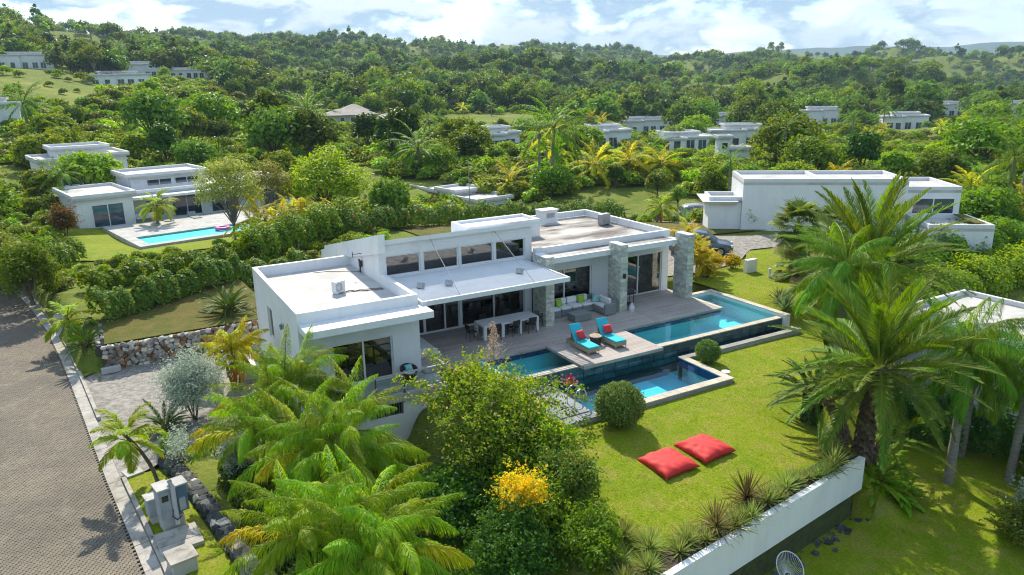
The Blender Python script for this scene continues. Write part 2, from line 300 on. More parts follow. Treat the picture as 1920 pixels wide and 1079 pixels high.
# ---- ground height (pure python) ----
def sst(a,b,x):
    t=max(0.0,min(1.0,(x-a)/(b-a))); return t*t*(3-2*t)
TD=[0,60,80,110,150,200,260,330,420,520,640,800,1000,1400,2000,3200]
TA=[-160, -5.3, 4.61, 16.38, 29.37, 42.38, 54.17, 64.11, 160]
TZ=[[-1.0, -1.0, 0.0, 2.2, 4.2, 8.3, 15.1, 19.8, 28.8, 37.8, 37.4, 42.8, 54.7, 73.2, 65.2, 43.2], [-1.0, -1.0, 0.0, 2.2, 4.2, 8.3, 15.1, 19.8, 28.8, 37.8, 37.4, 42.8, 54.7, 73.2, 65.2, 43.2], [-0.3, -0.3, -1.0, 1.6, 3.1, 5.9, 9.9, 13.3, 18.7, 25.3, 33.0, 35.2, 51.8, 65.9, 57.9, 35.9], [0.3, 0.3, -1.5, 0.2, 0.8, 1.3, 2.3, 3.4, 6.5, 13.4, 22.9, 29.6, 54.0, 60.7, 52.7, 30.7], [0.3, 0.3, -2.0, -0.4, -0.7, -1.2, -0.7, -1.3, -2.4, 6.5, 20.7, 15.2, 33.3, 49.2, 41.2, 19.2], [0.3, 0.3, -2.0, -0.8, -2.2, -4.1, -5.8, -6.2, -6.7, -0.8, 10.5, 6.9, 20.6, 35.8, 27.8, 5.8], [0.3, 0.3, -1.5, -0.9, -2.7, -4.2, -5.0, -6.3, -7.2, -8.0, -2.7, -6.4, 7.4, 27.7, 19.7, -2.3], [-0.5, -0.5, -2.0, -0.3, -1.8, -2.8, -3.6, -5.3, -6.8, -8.1, -6.2, -2.8, 8.1, 25.1, 17.1, -4.9], [-0.5, -0.5, -2.0, -0.3, -1.8, -2.8, -3.6, -5.3, -6.8, -8.1, -6.2, -2.8, 8.1, 25.1, 17.1, -4.9]]
def hashn(i,j):
    n=(i*374761393+j*668265263)&0xffffffff; n=((n^(n>>13))*1274126177)&0xffffffff
    return ((n^(n>>16))&0xffff)/65535.0
def vn(x,y):
    i=math.floor(x);j=math.floor(y);fx=x-i;fy=y-j
    fx=fx*fx*(3-2*fx);fy=fy*fy*(3-2*fy)
    a=hashn(i,j)*(1-fx)+hashn(i+1,j)*fx; b=hashn(i,j+1)*(1-fx)+hashn(i+1,j+1)*fx
    return a*(1-fy)+b*fy
def far_z(x,y):
    D=math.hypot(x,y); A=math.degrees(math.atan2(x,y))
    A=max(TA[0],min(TA[-1],A)) if -150<A<150 else TA[0]
    i=0
    while i<len(TA)-2 and A>TA[i+1]: i+=1
    t=(A-TA[i])/(TA[i+1]-TA[i]); t=t*t*(3-2*t)
    D=min(D,TD[-1]-1); j=0
    while D>TD[j+1]: j+=1
    s=(D-TD[j])/(TD[j+1]-TD[j])
    def cub(col):
        p1=TZ[col][j];p2=TZ[col][j+1]
        p0=TZ[col][max(0,j-1)];p3=TZ[col][min(len(TD)-1,j+2)]
        h=TD[j+1]-TD[j]
        m1=(p2-p0)/(TD[j+1]-TD[max(0,j-1)])*h; m2=(p3-p1)/(TD[min(len(TD)-1,j+2)]-TD[j])*h
        return (2*s**3-3*s*s+1)*p1+(s**3-2*s*s+s)*m1+(-2*s**3+3*s*s)*p2+(s**3-s*s)*m2
    z=cub(i)*(1-t)+cub(i+1)*t
    k=sst(90,400,D)
    z+=k*((vn(x/55,y/55)-.5)*7+(vn(x/120+9,y/120)-.5)*44*sst(330,700,D)+(vn(x/60+3,y/60+5)-.5)*22*sst(380,700,D)+(vn(x/22,y/22)-.5)*2.0)
    return z
def low_z(x):
    return -3.35-.1*sst(28,36,x)
def gz(x,y):
    """height of the ground at world x (along the villa) and y (away from its front)"""
    z=far_z(x,y)
    D=math.hypot(x,y)
    n=(vn(x/6,y/6)-.5)*.12
    # villa platform and lawn
    lawn=-1.22+.42*sst(14,22,y)
    lawn+= .75*sst(24.4,27.5,y)*sst(30,33,x) - .35*sst(28,34,x)*(1-sst(20,26,y))
    lawn+= (1.0)*sst(27,31,y)*(1-sst(30,33,x))
    # left terrace and drive
    left=-1.0+(1.15)*(1 if (y>39.25 and x<7) else 0)+.4*sst(40,50,y)*(1 if x<7 else 1)
    pit=-1.45*sst(2.2,5.2,x)*(1-sst(26.8,28.2,y))*(1-sst(9.6,10.8,x)) if x<14 else 0
    near=left+pit if x<7 else (left+pit)*(1-sst(9.6,10.8,x))+lawn*sst(9.6,10.8,x)
    if 7<=x<14 and y>=27: near=-.3 if y>=28.8 else -2.6
    if x>=14: near=lawn
    # lower lawn in front of the white retaining wall, right of the date palm
    e=14.9-.136*(22.86-x)   # wall line
    if x<22.9:
        low=1 if y<e else 0
    else:
        low=1-sst(-2.6,1.6,(y-e)-(x-22.9)*.62)
    near=near*(1-low)+low_z(x)*low if x>10 else near
    # behind the house
    k=sst(46,64,D) if y>38 else sst(50,75,D)
    return near*(1-k)+z*k+n*sst(36,44,D)
# ---- end ----
# ------------------------------------------------------------------ ground sheet
KERB=[(-14.5,86),(-10.5,76),(-7.65,66.9),(-5.8,59.2),(-4.45,53.2),(-3.43,47.7),(-2.69,42.3),(-2.2,38.3),(-1.69,33.9),(-1.27,30.1),(-.92,27.1),(-.56,24.4),(-.26,22.06),(.0,20),(.5,15),(1.0,8),(1.4,0),(1.8,-12)]
def kerb_x(y):
    for (xa,ya),(xb,yb) in zip(KERB,KERB[1:]):
        if yb<=y<=ya: t=(ya-y)/(ya-yb); return xa+(xb-xa)*t
    return KERB[0][0] if y>KERB[0][1] else KERB[-1][0]
LAWN=[(11.0,22.15),(10.6,13.45),(22.75,14.95),(24.6,16.6),(27.4,19.6),(30.5,22.5),(34,25.5),(41,30.5),(44,36),(40.5,37.2),(38.0,34.9),(33.4,34.0),(31.2,33.2),(31.2,24.55),(23.45,24.55),(23.45,21.62),(15.6,21.62),(15.6,22.15)]
def inpoly(x,y,P):
    c=False;j=len(P)-1
    for i in range(len(P)):
        if (P[i][1]>y)!=(P[j][1]>y) and x<(P[j][0]-P[i][0])*(y-P[i][1])/(P[j][1]-P[i][1])+P[i][0]: c=not c
        j=i
    return c
def tz(x,y):
    z=gz(x,y)
    if 9<x<22.9 and y<14.9-.136*(22.86-x)+1.3: return min(z,-3.98)
    if inpoly(x,y,LAWN): z-=.12
    if -16<x<32 and -12<y<86:
        if x<kerb_x(y)+.9: 
            d=kerb_x(y)+.9-x; z=min(z,-1.0) if False else z*(1-sst(0,1.2,d))+(-1.22)*sst(0,1.2,d) if y<80 else z
        elif x<7 and 27<y<39.1: z=-1.15
        elif 11.3<x<31.5 and 21.5<y<33.2: z=min(z,-2.6)
        elif 6<x<29.4 and 28.5<y<42: z=min(z,-2.6) if y<40 and x>6.3 else min(z,-1.1)
    return z
def terrain():
    az=[-180+4*i for i in range(43)]+[-10+.42*i for i in range(197)]+[73+4*i for i in range(27)]
    rr=[0,3,6,9,11]; 
    while rr[-1]<62: rr.append(rr[-1]+.55)
    while rr[-1]<3300: rr.append(rr[-1]*1.035)
    mb=MB(); n=len(rr)
    for a in az:
        s,c=math.sin(R(a)),math.cos(R(a))
        for r_ in rr: x,y=s*r_,c*r_; mb.v.append((x,y,tz(x,y)))
    for i in range(len(az)):
        j=(i+1)%len(az)
        for k in range(n-1): mb.f.append((i*n+k,j*n+k,j*n+k+1,i*n+k+1)); mb.m.append(0)
    me=mb.mesh('ground','terrain',True); fixn(me); o=link('ground',me); tag(o,kind='structure')
    if me.polygons[len(me.polygons)//2].normal.z<0: me.flip_normals()
    return o
GROUND=terrain()
def sheet(name,poly,mat,dz,step=.6,zf=None,kind='structure'):
    xs=[p[0] for p in poly];ys=[p[1] for p in poly]
    bm=bmesh.new(); vs=[bm.verts.new((x,y,0)) for x,y in poly]; bm.faces.new(vs)
    x=min(xs)+step
    while x<max(xs):
        bmesh.ops.bisect_plane(bm,geom=bm.verts[:]+bm.edges[:]+bm.faces[:],plane_co=(x,0,0),plane_no=(1,0,0)); x+=step
    y=min(ys)+step
    while y<max(ys):
        bmesh.ops.bisect_plane(bm,geom=bm.verts[:]+bm.edges[:]+bm.faces[:],plane_co=(0,y,0),plane_no=(0,1,0)); y+=step
    for v in bm.verts: v.co.z=(zf or gz)(v.co.x,v.co.y)+dz
    bmesh.ops.recalc_face_normals(bm,faces=bm.faces)
    me=bpy.data.meshes.new(name); bm.to_mesh(me); bm.free()
    if me.polygons[0].normal.z<0: me.flip_normals()
    me.materials.append(M[mat]); me.polygons.foreach_set('use_smooth',[True]*len(me.polygons))
    o=link(name,me); tag(o,kind=kind); return o
lawn=sheet('lawn',LAWN,'lawn',.05)
sheet('lower_lawn',[(13,14.1),(13,2),(40,-2),(46,10),(37,13.5),(31,15.0),(29.6,17.8),(30,21.5),(27.2,19.0),(24.4,16.2),(22.9,14.86)],'lawn',.03,.6,lambda x,y:low_z(x) if x<22.9 else gz(x,y))
sheet('side_lawn',[(-1.0,39.55),(6.4,39.55),(6.9,43),(9.5,46.5),(9.6,49.3),(4,48.3),(-.3,44.8),(-1.5,43)],'lawn_dry',.10)
sheet('back_grass',[(22,46),(52,40),(58,52),(52,60),(40,64),(22,66)],'lawn_dry',.10,1.2)
sheet('neighbour_lawn',[(-5,79.0),(-3,66),(1,63),(12,62),(16,72),(15,76)],'lawn',.10,1.2)
# ------------------------------------------------------------------ road of interlocking pavers
def road():
    ys=[k for _,k in KERB]; L_=[(x-9.5,y) for x,y in KERB]; poly=[(x-.35,y) for x,y in KERB]+L_[::-1]
    o=sheet('road',poly,'paver_joint',0,50,lambda x,y:-1.07); 
    mb=MB(); rnd=random.Random(3); w,h=.145,.105
    j=0; y=17.0
    while y<70:
        off=(j%2)*w/2; kx=kerb_x(y)-.42; i=0
        x=kx-off
        lim=-1.2-.125*y+ -1.0
        while x>max(lim,kx-9):
            dz=rnd.uniform(-.004,.004); g=.004; k=.018
            pts=[(x-w+g,y+g-k),(x-w/2,y+g+.012-k*0),(x-g,y+g+k),(x-g,y+h-g+k),(x-w/2,y+h-g+.012),(x-w+g,y+h-g-k)]
            n=len(mb.v); z=-1.0+dz+.035*math.sin(y*.7+x)*0
            mb.v+=[(a,b,z-.05) for a,b in pts]+[(a,b,z) for a,b in pts]; q=6
            mb.f.append(tuple(n+q+t for t in range(q))); 
            for t in range(q): u=(t+1)%q; mb.f.append((n+t,n+u,n+q+u,n+q+t))
            mb.m+=[0]*7; x-=w
        y+=h; j+=1
    p=mb.build('paving_stones','paver',o); tag(p,kind='stuff')
    # beyond the pavers one can tell apart the road goes on as a plain surface
    far=MB(); pts=[(x-.42,y) for x,y in KERB if y>=66.8]; far.v=[]; 
    P=[(x-.42,y,-1.03) for x,y in KERB if y>69]+[(kerb_x(70)-.42,70,-1.03)]; Q=[(x-9,y,z) for x,y,z in P]
    far.v=P+Q; n=len(P); far.f=[(i,i+1,n+i+1,n+i) for i in range(n-1)]; far.m=[0]*(n-1)
    far.build('road_surface','paver',o)
    # gutter strip and kerb, poured in lengths
    k=0
    dense=[]; 
    yy=84.0
    while yy>12: dense.append((kerb_x(yy),yy)); yy-=1.5
    for (xa,ya),(xb,yb) in zip(dense,dense[1:]):
        d=Vector((xb-xa,yb-ya)).normalized(); nrm=Vector((-d.y,d.x)); a=Vector((xa,ya))+d*.012; b=Vector((xb,yb))-d*.012
        if nrm.x<0: nrm=-nrm
        m1=MB(); r1=rnd.uniform(-.008,.008)
        m1.hexa([(*(a-nrm*.40),-1.2),(*(b-nrm*.40),-1.2),(*(b+nrm*.02),-1.2),(*(a+nrm*.02),-1.2),(*(a-nrm*.40),-.985+r1),(*(b-nrm*.40),-.985+r1),(*(b+nrm*.02),-.955+r1),(*(a+nrm*.02),-.955+r1)])
        g=m1.build('gutter_slab','concrete',o); fixn(g.data)
        if 33.2>ya>27.6 or ya>70: continue
        m2=MB(); m2.hexa([(*(a+nrm*.03),-1.2),(*(b+nrm*.03),-1.2),(*(b+nrm*.19),-1.2),(*(a+nrm*.19),-1.2),(*(a+nrm*.04),-.86+r1),(*(b+nrm*.04),-.86+r1),(*(b+nrm*.18),-.86+r1),(*(a+nrm*.18),-.86+r1)])
        g=m2.build('kerb_stone','concrete',o); fixn(g.data)
road()
drive=sheet('driveway',[(kerb_x(39)+.0,39.05),(6.05,39.05),(6.05,29),(3.6,29.6),(1.6,28.6),(-.2,27.2),(kerb_x(27.2)+.03,27.2),(kerb_x(30)+.03,30),(kerb_x(34)+.03,34)],'drive_stone',0,.8,lambda x,y:-1.0+.03*math.sin(x*2+y))
verge=sheet('verge_grass',[(kerb_x(48)+.19,48),(-1.3,43.4),(-1.25,39.4),(kerb_x(38.6)+.2,38.6),(kerb_x(42)+.19,42)],'lawn',.0,.5,lambda x,y:-.93)
sheet('roadside_grass',[(kerb_x(27.0)+.19,27.0),(.3,27.0),(.9,25),(1.3,22.5),(1.7,20),(2.2,14),(kerb_x(14)+.19,14),(kerb_x(20)+.19,20),(kerb_x(24)+.19,24)],'lawn',.0,.5,lambda x,y:-.90)

# ------------------------------------------------------------------ rubble walls
def rubble_wall(name,label,path,z0f,z1,thick,mats,joint,size,seed,tops=True):
    """stones laid over a mortar core; every stone is a part"""
    rnd=random.Random(seed); root=thing(name,label,'wall',(path[0][0],path[0][1],z0f(*path[0])))
    core=MB(); 
    for (xa,ya),(xb,yb) in zip(path,path[1:]):
        d=Vector((xb-xa,yb-ya)).normalized(); nrm=Vector((-d.y,d.x)); a=Vector((xa,ya));b=Vector((xb,yb)); h=thick/2
        core.hexa([(*(a-nrm*h),z0f(*a)-.4),(*(b-nrm*h),z0f(*b)-.4),(*(b+nrm*h),z0f(*b)-.4),(*(a+nrm*h),z0f(*a)-.4),(*(a-nrm*h),z1-.04),(*(b-nrm*h),z1-.04),(*(b+nrm*h),z1-.04),(*(a+nrm*h),z1-.04)])
    c=core.build('mortar_core',joint,root); fixn(c.data)
    protos=[]
    for k in range(7):
        bm=bmesh.new(); bmesh.ops.create_icosphere(bm,subdivisions=1,radius=1)
        for v in bm.verts: v.co=Vector((math.copysign(abs(v.co.x)**.6,v.co.x),math.copysign(abs(v.co.y)**.7,v.co.y),math.copysign(abs(v.co.z)**.6,v.co.z)))*rnd.uniform(.82,1.12)
        for mt in mats:
            me=bpy.data.meshes.new('stone'); bm.to_mesh(me); me.materials.append(M[mt]); protos.append(me)
        bm.free()
    cnt=0
    for (xa,ya),(xb,yb) in zip(path,path[1:]):
        d=Vector((xb-xa,yb-ya)); Ln=d.length; d.normalize(); nrm=Vector((-d.y,d.x)); rz=math.atan2(d.y,d.x)
        # faces the camera sees: the side towards the camera
        mid=Vector(((xa+xb)/2,(ya+yb)/2)); side=-1 if nrm.dot(mid)>0 else 1
        z=z0f(xa,ya)+size*.3; row=0
        while z<z1+size*.2:
            s=rnd.uniform(0,size*.5)
            while s<Ln:
                w=size*rnd.uniform(.7,1.35); hh=size*rnd.uniform(.5,.95)
                p=Vector((xa,ya))+d*(s+w/2); top=z>z1-size*.45
                o=bpy.data.objects.new('stone',rnd.choice(protos)); COL.objects.link(o); o.parent=root
                pos=Vector((*(p+nrm*side*(thick/2-.02)),z+rnd.uniform(-.05,.05)))
                o.location=WINV[root.name]@pos; o.rotation_euler=(rnd.uniform(-.3,.3),rnd.uniform(-1.2,1.2),rz+rnd.uniform(-.3,.3)); o.scale=(w*.53,.10,hh*.62)
                s+=w*.96; cnt+=1
            z+=size*.62
        if tops:
            s=0
            while s<Ln:
                w=size*rnd.uniform(.8,1.3); p=Vector((xa,ya))+d*(s+w/2)
                o=bpy.data.objects.new('stone',rnd.choice(protos)); COL.objects.link(o); o.parent=root
                o.location=WINV[root.name]@Vector((*p,z1-.02)); o.rotation_euler=(0,0,rz+rnd.uniform(-.3,.3)); o.scale=(w*.55,thick*.55,.07); s+=w*.9
    return root
rubble_wall('stone_wall','low rubble stone wall of buff and rust stones holding the side lawn above the driveway',[(-1.15,39.25),(2,39.3),(6.2,39.4)],lambda x,y:-1.05,.16,.4,['wall_stone','wall_stone','wall_stone','wall_stone','wall_stone_rust'],'wall_mortar',.30,5)
rubble_wall('stone_wall','short dark stone wall end running back from the driveway corner behind the verge palms',[(-1.2,39.4),(-1.25,43.5),(-1.9,47)],lambda x,y:-1.0,.2,.35,['wall_stone','rock_dark'],'wall_mortar',.42,6)
rubble_wall('stone_wall','dark weathered stone retaining wall behind the roadside utility cabinets',[(.6,28.0),(1.25,25.2),(1.75,22.2),(2.2,19),(2.7,15)],lambda x,y:-1.9,-.72,.5,['rock_dark','wall_stone','rock_dark'],'wall_mortar',.4,7)

pmat('embankment',(.09,.115,.03),(.05,.055,.025),4,.95,.9,.08,det=8)
# ------------------------------------------------------------------ white retaining wall of the lawn
wr=thing('retaining_wall','long smooth white retaining wall along the edge of the upper lawn','wall',(22.8,14.7,-2.7))
_a=Vector((10.2,12.95));_b=Vector((22.86,14.68)); _d=(_b-_a).normalized(); _n=Vector((-_d.y,_d.x))
mb=MB(); mb.hexa([(*_a,-2.36),(*_b,-2.36),(*(_b+_n*.22),-2.36),(*(_a+_n*.22),-2.36),(*_a,-1.08),(*_b,-1.08),(*(_b+_n*.22),-1.08),(*(_a+_n*.22),-1.08)]); fixn(mb.build('wall_face','white_render',wr).data)
mb=MB(); mb.hexa([(*(_a+_n*.02),-4.3),(*(_b+_n*.02-_d*.3),-4.3),(*(_b+_n*.5-_d*.6),-4.3),(*(_a+_n*.5),-4.3),(*(_a+_n*.06),-2.365),(*(_b+_n*.06-_d*.6),-2.365),(*(_b+_n*.5-_d*.6),-2.365),(*(_a+_n*.5),-2.365)]); fixn(mb.build('footing','embankment',wr).data)
mb=MB(); _r=random.Random(4)
for k in range(80):
    t=_r.uniform(0,12.6); w=_r.uniform(.04,.12); p=_a+_d*t-_n*abs(_r.gauss(.1,.3)); z=low_z(p.x)+.04
    mb.obox((p.x,p.y,z),w,w*_r.uniform(.6,1),w*.5,_r.uniform(0,3),_r.uniform(-.4,.4),_r.uniform(-.4,.4))
tag(mb.build('rubble_strip','rock_dark'),'dark broken rock strewn along the foot of the white retaining wall','gravel',kind='stuff')
mb=MB(); mb.hexa([(*(_a+_n*.22),-1.5),(*(_b+_n*.22),-1.5),(*(_b+_n*.95),-1.5),(*(_a+_n*.95),-1.5),(*(_a+_n*.22),-1.13),(*(_b+_n*.22),-1.13),(*(_b+_n*.95),-1.13),(*(_a+_n*.95),-1.13)]); o=mb.build('planting_bed','soil'); fixn(o.data); tag(o,kind='structure')
# ------------------------------------------------------------------ the villa
def wall_front(mb,v,th,u0,u1,z0,z1,ops):
    """wall in a plane of constant y with rectangular openings (ua,ub,za,zb)"""
    xs=sorted({u0,u1,*[o[0] for o in ops],*[o[1] for o in ops]})
    for a,b in zip(xs,xs[1:]):
        col=sorted([o for o in ops if o[0]<=a+1e-6 and o[1]>=b-1e-6],key=lambda o:o[2]); z=z0
        for o in col:
            if o[2]>z: mb.box(a,b,v,v+th,z,o[2])
            z=o[3]
        if z<z1: mb.box(a,b,v,v+th,z,z1)
def wall_side(mb,u,th,v0,v1,z0,z1,ops):
    ys=sorted({v0,v1,*[o[0] for o in ops],*[o[1] for o in ops]})
    for a,b in zip(ys,ys[1:]):
        col=sorted([o for o in ops if o[0]<=a+1e-6 and o[1]>=b-1e-6],key=lambda o:o[2]); z=z0
        for o in col:
            if o[2]>z: mb.box(u,u+th,a,b,z,o[2])
            z=o[3]
        if z<z1: mb.box(u,u+th,a,b,z,z1)
def window_front(parent,name,v,ua,ub,za,zb,mull=(),glass='glass',fr=.07,dep=.10,label=None,handle=False):
    w=MB(); d0,d1=v+.04,v+.04+dep
    w.box(ua,ub,d0,d1,za,za+fr); w.box(ua,ub,d0,d1,zb-fr,zb); w.box(ua,ua+fr,d0,d1,za+fr,zb-fr); w.box(ub-fr,ub,d0,d1,za+fr,zb-fr)
    cuts=[ua]+list(mull)+[ub]
    for m in mull: w.box(m-fr*.55,m+fr*.55,d0-.012,d1+.01,za+fr,zb-fr)
    win=w.build(name,'frame_white',parent)
    if label: win['label']=label
    for a,b in zip(cuts,cuts[1:]):
        p=MB(); p.box(a+fr*.5,b-fr*.5,v+.085,v+.095,za+fr*.5,zb-fr*.5); p.build('pane',glass,win)
    if handle:
        h=MB(); h.box(ua+fr+.02,ua+fr+.06,d0-.05,d0,za+1.0,za+1.2); h.build('handle','metal_dark',win)
    return win
HOUSE=thing('white_villa','low white modern villa with flat roofs, clerestory windows and three stone fin pillars','house',(6.1,28.76,-1))
# left wing (bedroom)
mb=MB(); wall_front(mb,28.76,.22,6.1,11.35,-2.9,3.02,[(7.42,10.08,-.06,1.86)])
wall_side(mb,6.1,.22,28.98,37.95,-1.3,3.02,[(33.9,35.0,.72,2.28)]); wall_side(mb,11.13,.22,28.98,33.05,-1.3,3.02,[]); mb.box(6.32,11.13,37.73,37.95,-1.3,3.02)
mb.build('wall','white_render',HOUSE)
mb=MB(); 
for a in ((6.1,11.35,28.76,28.96),(6.1,11.35,37.75,37.95),(6.1,6.3,28.96,37.75),(11.15,11.35,28.96,33.05)): mb.box(*a,3.023,3.5)
mb.build('parapet','white_render',HOUSE)
mb=MB(); mb.box(6.3,11.15,28.96,37.75,2.8,3.0); mb.build('roof','roof_white',HOUSE)
mb=MB(); mb.box(6.14,11.57,27.55,28.757,2.74,3.03); mb.build('eave','white_render',HOUSE)
window_front(HOUSE,'window',28.80,7.42,10.08,-.06,1.86,(8.77,),label='sliding bedroom window looking onto the balcony')
w=MB(); 
for a in ((33.9,35.0,.72,.79),(33.9,35.0,2.21,2.28),(33.9,33.97,.79,2.21),(34.93,35.0,.79,2.21)): w.box(6.18,6.27,a[0],a[1],a[2],a[3])
wn=w.build('window','frame_white',HOUSE); p=MB(); p.box(6.22,6.232,33.95,34.95,.77,2.23); p.build('pane','glass',wn)
w=MB(); w.obox((6.06,31.55,2.2),.05,.12,.1,0,0,0); w.tube([(6.06,31.55,2.12),(5.98,31.55,2.05),(5.96,31.55,2.3)],.05,6); w.build('wall_lamp','metal_grey',HOUSE)
# rooms behind the glass
mb=MB(); mb.box(6.33,11.12,28.99,33.0,-.22,-.02); mb.build('floor','interior_floor',HOUSE)
mb=MB(); mb.box(6.33,11.12,33.0,33.1,-.2,2.79); mb.build('inner_wall','interior_wall',HOUSE)
# balcony, lower storey
mb=MB(); mb.box(6.0,11.9,26.86,28.755,-.42,-.1); bal=mb.build('balcony','concrete_pale',HOUSE)
mb=MB(); wall_front(mb,26.98,.2,6.2,11.7,-2.9,-.423,[(8.3,9.75,-1.05,-.5)]); mb.box(11.5,11.7,27.18,28.755,-2.9,-.423); mb.build('lower_wall','white_render',HOUSE)
mb=MB(); mb.box(8.3,9.75,27.1,27.13,-1.05,-.5); vent=mb.build('vent','metal_dark',HOUSE)
for k in range(13):
    s=MB(); s.box(8.34+k*.112,8.36+k*.112,27.03,27.09,-1.05,-.5); s.build('slat','metal_grey',vent)
for u in (6.3,8.61,9.84,11.6):
    s=MB(); s.box(u-.025,u+.025,26.97,27.02,-.098,.74); s.box(u-.06,u+.06,26.94,27.05,-.098,-.08); s.build('railing_post','rust_post',bal)
s=MB(); s.box(6.2,11.72,26.955,27.035,.742,.80); s.box(11.64,11.72,27.036,28.7,.742,.80); s.build('handrail','concrete_pale',bal)
for a,b in ((6.34,8.57),(8.65,9.8),(9.88,11.56)):
    s=MB(); s.box(a,b,26.99,27.0,-.02,.70); s.build('glass_panel','balustrade',bal)
# central hall
mb=MB(); CL=[(11.48,13.30,3.28,4.33),(13.44,15.38,3.28,4.33),(15.50,17.40,3.28,4.33),(17.52,19.32,3.28,4.33)]
GL=[(12.2,13.37,0.0,2.1),(13.37,15.34,0.0,2.1),(15.44,19.28,0.0,2.1)]
wall_front(mb,33.05,.22,11.353,19.72,-.3,4.92,CL+GL)
mb.hexa([(11.13,33.053,-.3),(11.35,33.053,-.3),(11.35,42.2,-.3),(11.13,42.2,-.3),(11.13,33.053,5.0),(11.35,33.053,5.0),(11.35,42.2,2.85),(11.13,42.2,2.85)])
mb.hexa([(19.5,33.273,-.3),(19.72,33.273,-.3),(19.72,42.2,-.3),(19.5,42.2,-.3),(19.5,33.273,4.85),(19.72,33.273,4.85),(19.72,42.2,2.75),(19.5,42.2,2.75)])
mb.box(11.353,19.497,42.0,42.2,-.3,2.7); mb.build('wall','white_render',HOUSE)
mb=MB(); mb.hexa([(11.0,32.55,4.6),(11.34,32.55,4.6),(11.34,42.3,2.4),(11.0,42.3,2.4),(11.0,32.55,5.52),(11.34,32.55,5.52),(11.34,42.3,3.22),(11.0,42.3,3.22)]); mb.hexa([(11.02,42.3,2.2),(11.32,42.3,2.2),(11.32,43.2,2.2),(11.02,43.2,2.2),(11.02,42.3,3.0),(11.32,42.3,3.0),(11.32,43.2,2.8),(11.02,43.2,2.8)]); mb.build('roof_upstand','white_render',HOUSE)
mb=MB(); mb.hexa([(11.345,32.88,4.93),(20.5,32.88,4.93),(20.5,42.3,2.75),(11.345,42.3,2.75),(11.345,32.88,5.15),(20.5,32.88,5.15),(20.5,42.3,2.97),(11.345,42.3,2.97)]); mb.build('roof','white_render',HOUSE)
mb=MB(); 
for a in ((17.9,22.8,37.2,37.35),(17.9,18.05,37.35,39.2),(22.65,22.8,37.35,39.2),(17.9,22.8,39.2,39.35)): mb.box(*a,3.29,4.36)
mb.box(18.05,22.65,37.35,39.2,4.05,4.2); mb.build('roof_box','white_render',HOUSE)
for k,c in enumerate(CL): window_front(HOUSE,'clerestory_window',33.07,*c,glass='glass')
window_front(HOUSE,'sliding_door',33.07,12.2,13.37,0,2.1,(),'glass'); window_front(HOUSE,'sliding_door',33.07,13.37,15.34,0,2.1,(14.51,),'glass',handle=True); window_front(HOUSE,'sliding_door',33.07,15.44,19.28,0,2.1,(17.38,),'glass',handle=True)
mb=MB(); mb.box(11.36,19.49,33.28,41.9,-.2,-.01); mb.build('floor','interior_floor',HOUSE)
mb=MB(); mb.box(11.36,19.49,37.5,37.6,-.01,3.6); mb.box(13.6,16.2,37.1,37.45,0,.9); mb.box(17.2,17.25,33.6,37.5,0,2.6); mb.build('inner_wall','interior_wall',HOUSE)
mb=MB(); mb.box(14.2,17.0,35.2,35.9,0,.95); mb.build('kitchen_counter','interior_wall',HOUSE)
# canopy of louvres hung on rods
can=MB(); can.box(11.42,19.17,28.5,28.6,2.98,3.2); can.box(11.42,19.17,32.93,33.03,2.98,3.2); can.box(11.42,11.52,28.6,32.93,2.98,3.2); can.box(19.07,19.17,28.6,32.93,2.98,3.2)
for u in (13.3,15.3,17.2): can.box(u-.04,u+.04,28.6,32.93,2.985,3.06)
can=can.build('canopy','white_paint',HOUSE); can['label']='white louvred canopy over the dining deck'
sl=MB(); sl.obox((0,0,0),3.77,.088,.012,0,0,R(36)); sme=sl.mesh('slat','white_paint')
for k in range(24):
    o=bpy.data.objects.new('slat',sme); COL.objects.link(o); o.parent=can; o.location=(15.295,28.70+k*.181,3.125)
for (x0,x1) in ((13.85,13.3),(17.45,17.2)):
    s=MB(); s.tube([(x0,33.0,4.9),(x1,28.55,3.2)],.018,5); s.build('hanger_rod','metal_grey',can)
for x,y in ((12.3,30.7),(13.6,30.4),(17.5,30.5)):
    s=MB(); s.obox((x,y,3.3),.1,.16,.13,.6,.4); s.tube([(x,y,3.13),(x,y,3.25)],.03,5); s.build('spot_lamp','metal_grey',can)
# right wing
mb=MB(); RO=[(20.3,23.48,.35,2.34),(24.62,28.62,.0,2.46)]
wall_front(mb,32.75,.22,19.723,29.1,-.3,3.3,RO); wall_side(mb,28.88,.22,32.973,41.4,-.3,3.3,[(36,38,1,2.2)]); mb.box(19.723,28.877,41.2,41.4,-.3,3.3); mb.build('wall','white_render',HOUSE)
mb=MB()
for a in ((19.723,29.1,32.7,32.9),(20.6,29.1,41.2,41.4),(28.9,29.1,32.9,41.2)): mb.box(*a,3.363,3.72)
mb.build('parapet','white_render',HOUSE)
mb=MB(); mb.box(19.73,28.88,32.9,41.2,3.05,3.28); mb.build('roof','roof_stained',HOUSE)
mb=MB(); mb.box(19.73,28.98,31.62,32.745,3.06,3.36); mb.build('eave','white_render',HOUSE)
mb=MB(); mb.box(20.0,28.6,31.9,32.69,3.363,3.372); mb.build('eave_topping','roof_stained',HOUSE)
window_front(HOUSE,'window',32.78,20.3,23.48,.35,2.34,(21.66,),'glass'); window_front(HOUSE,'sliding_door',32.78,24.62,28.62,0,2.46,(26.85,),'glass',handle=True)
mb=MB(); mb.box(19.74,28.87,32.98,41.19,-.2,-.01); mb.build('floor','interior_floor',HOUSE)
mb=MB(); mb.box(19.74,28.87,36.6,36.7,-.01,3.04); mb.box(23.9,24.0,32.98,36.6,-.01,3.04); mb.build('inner_wall','interior_wall',HOUSE)
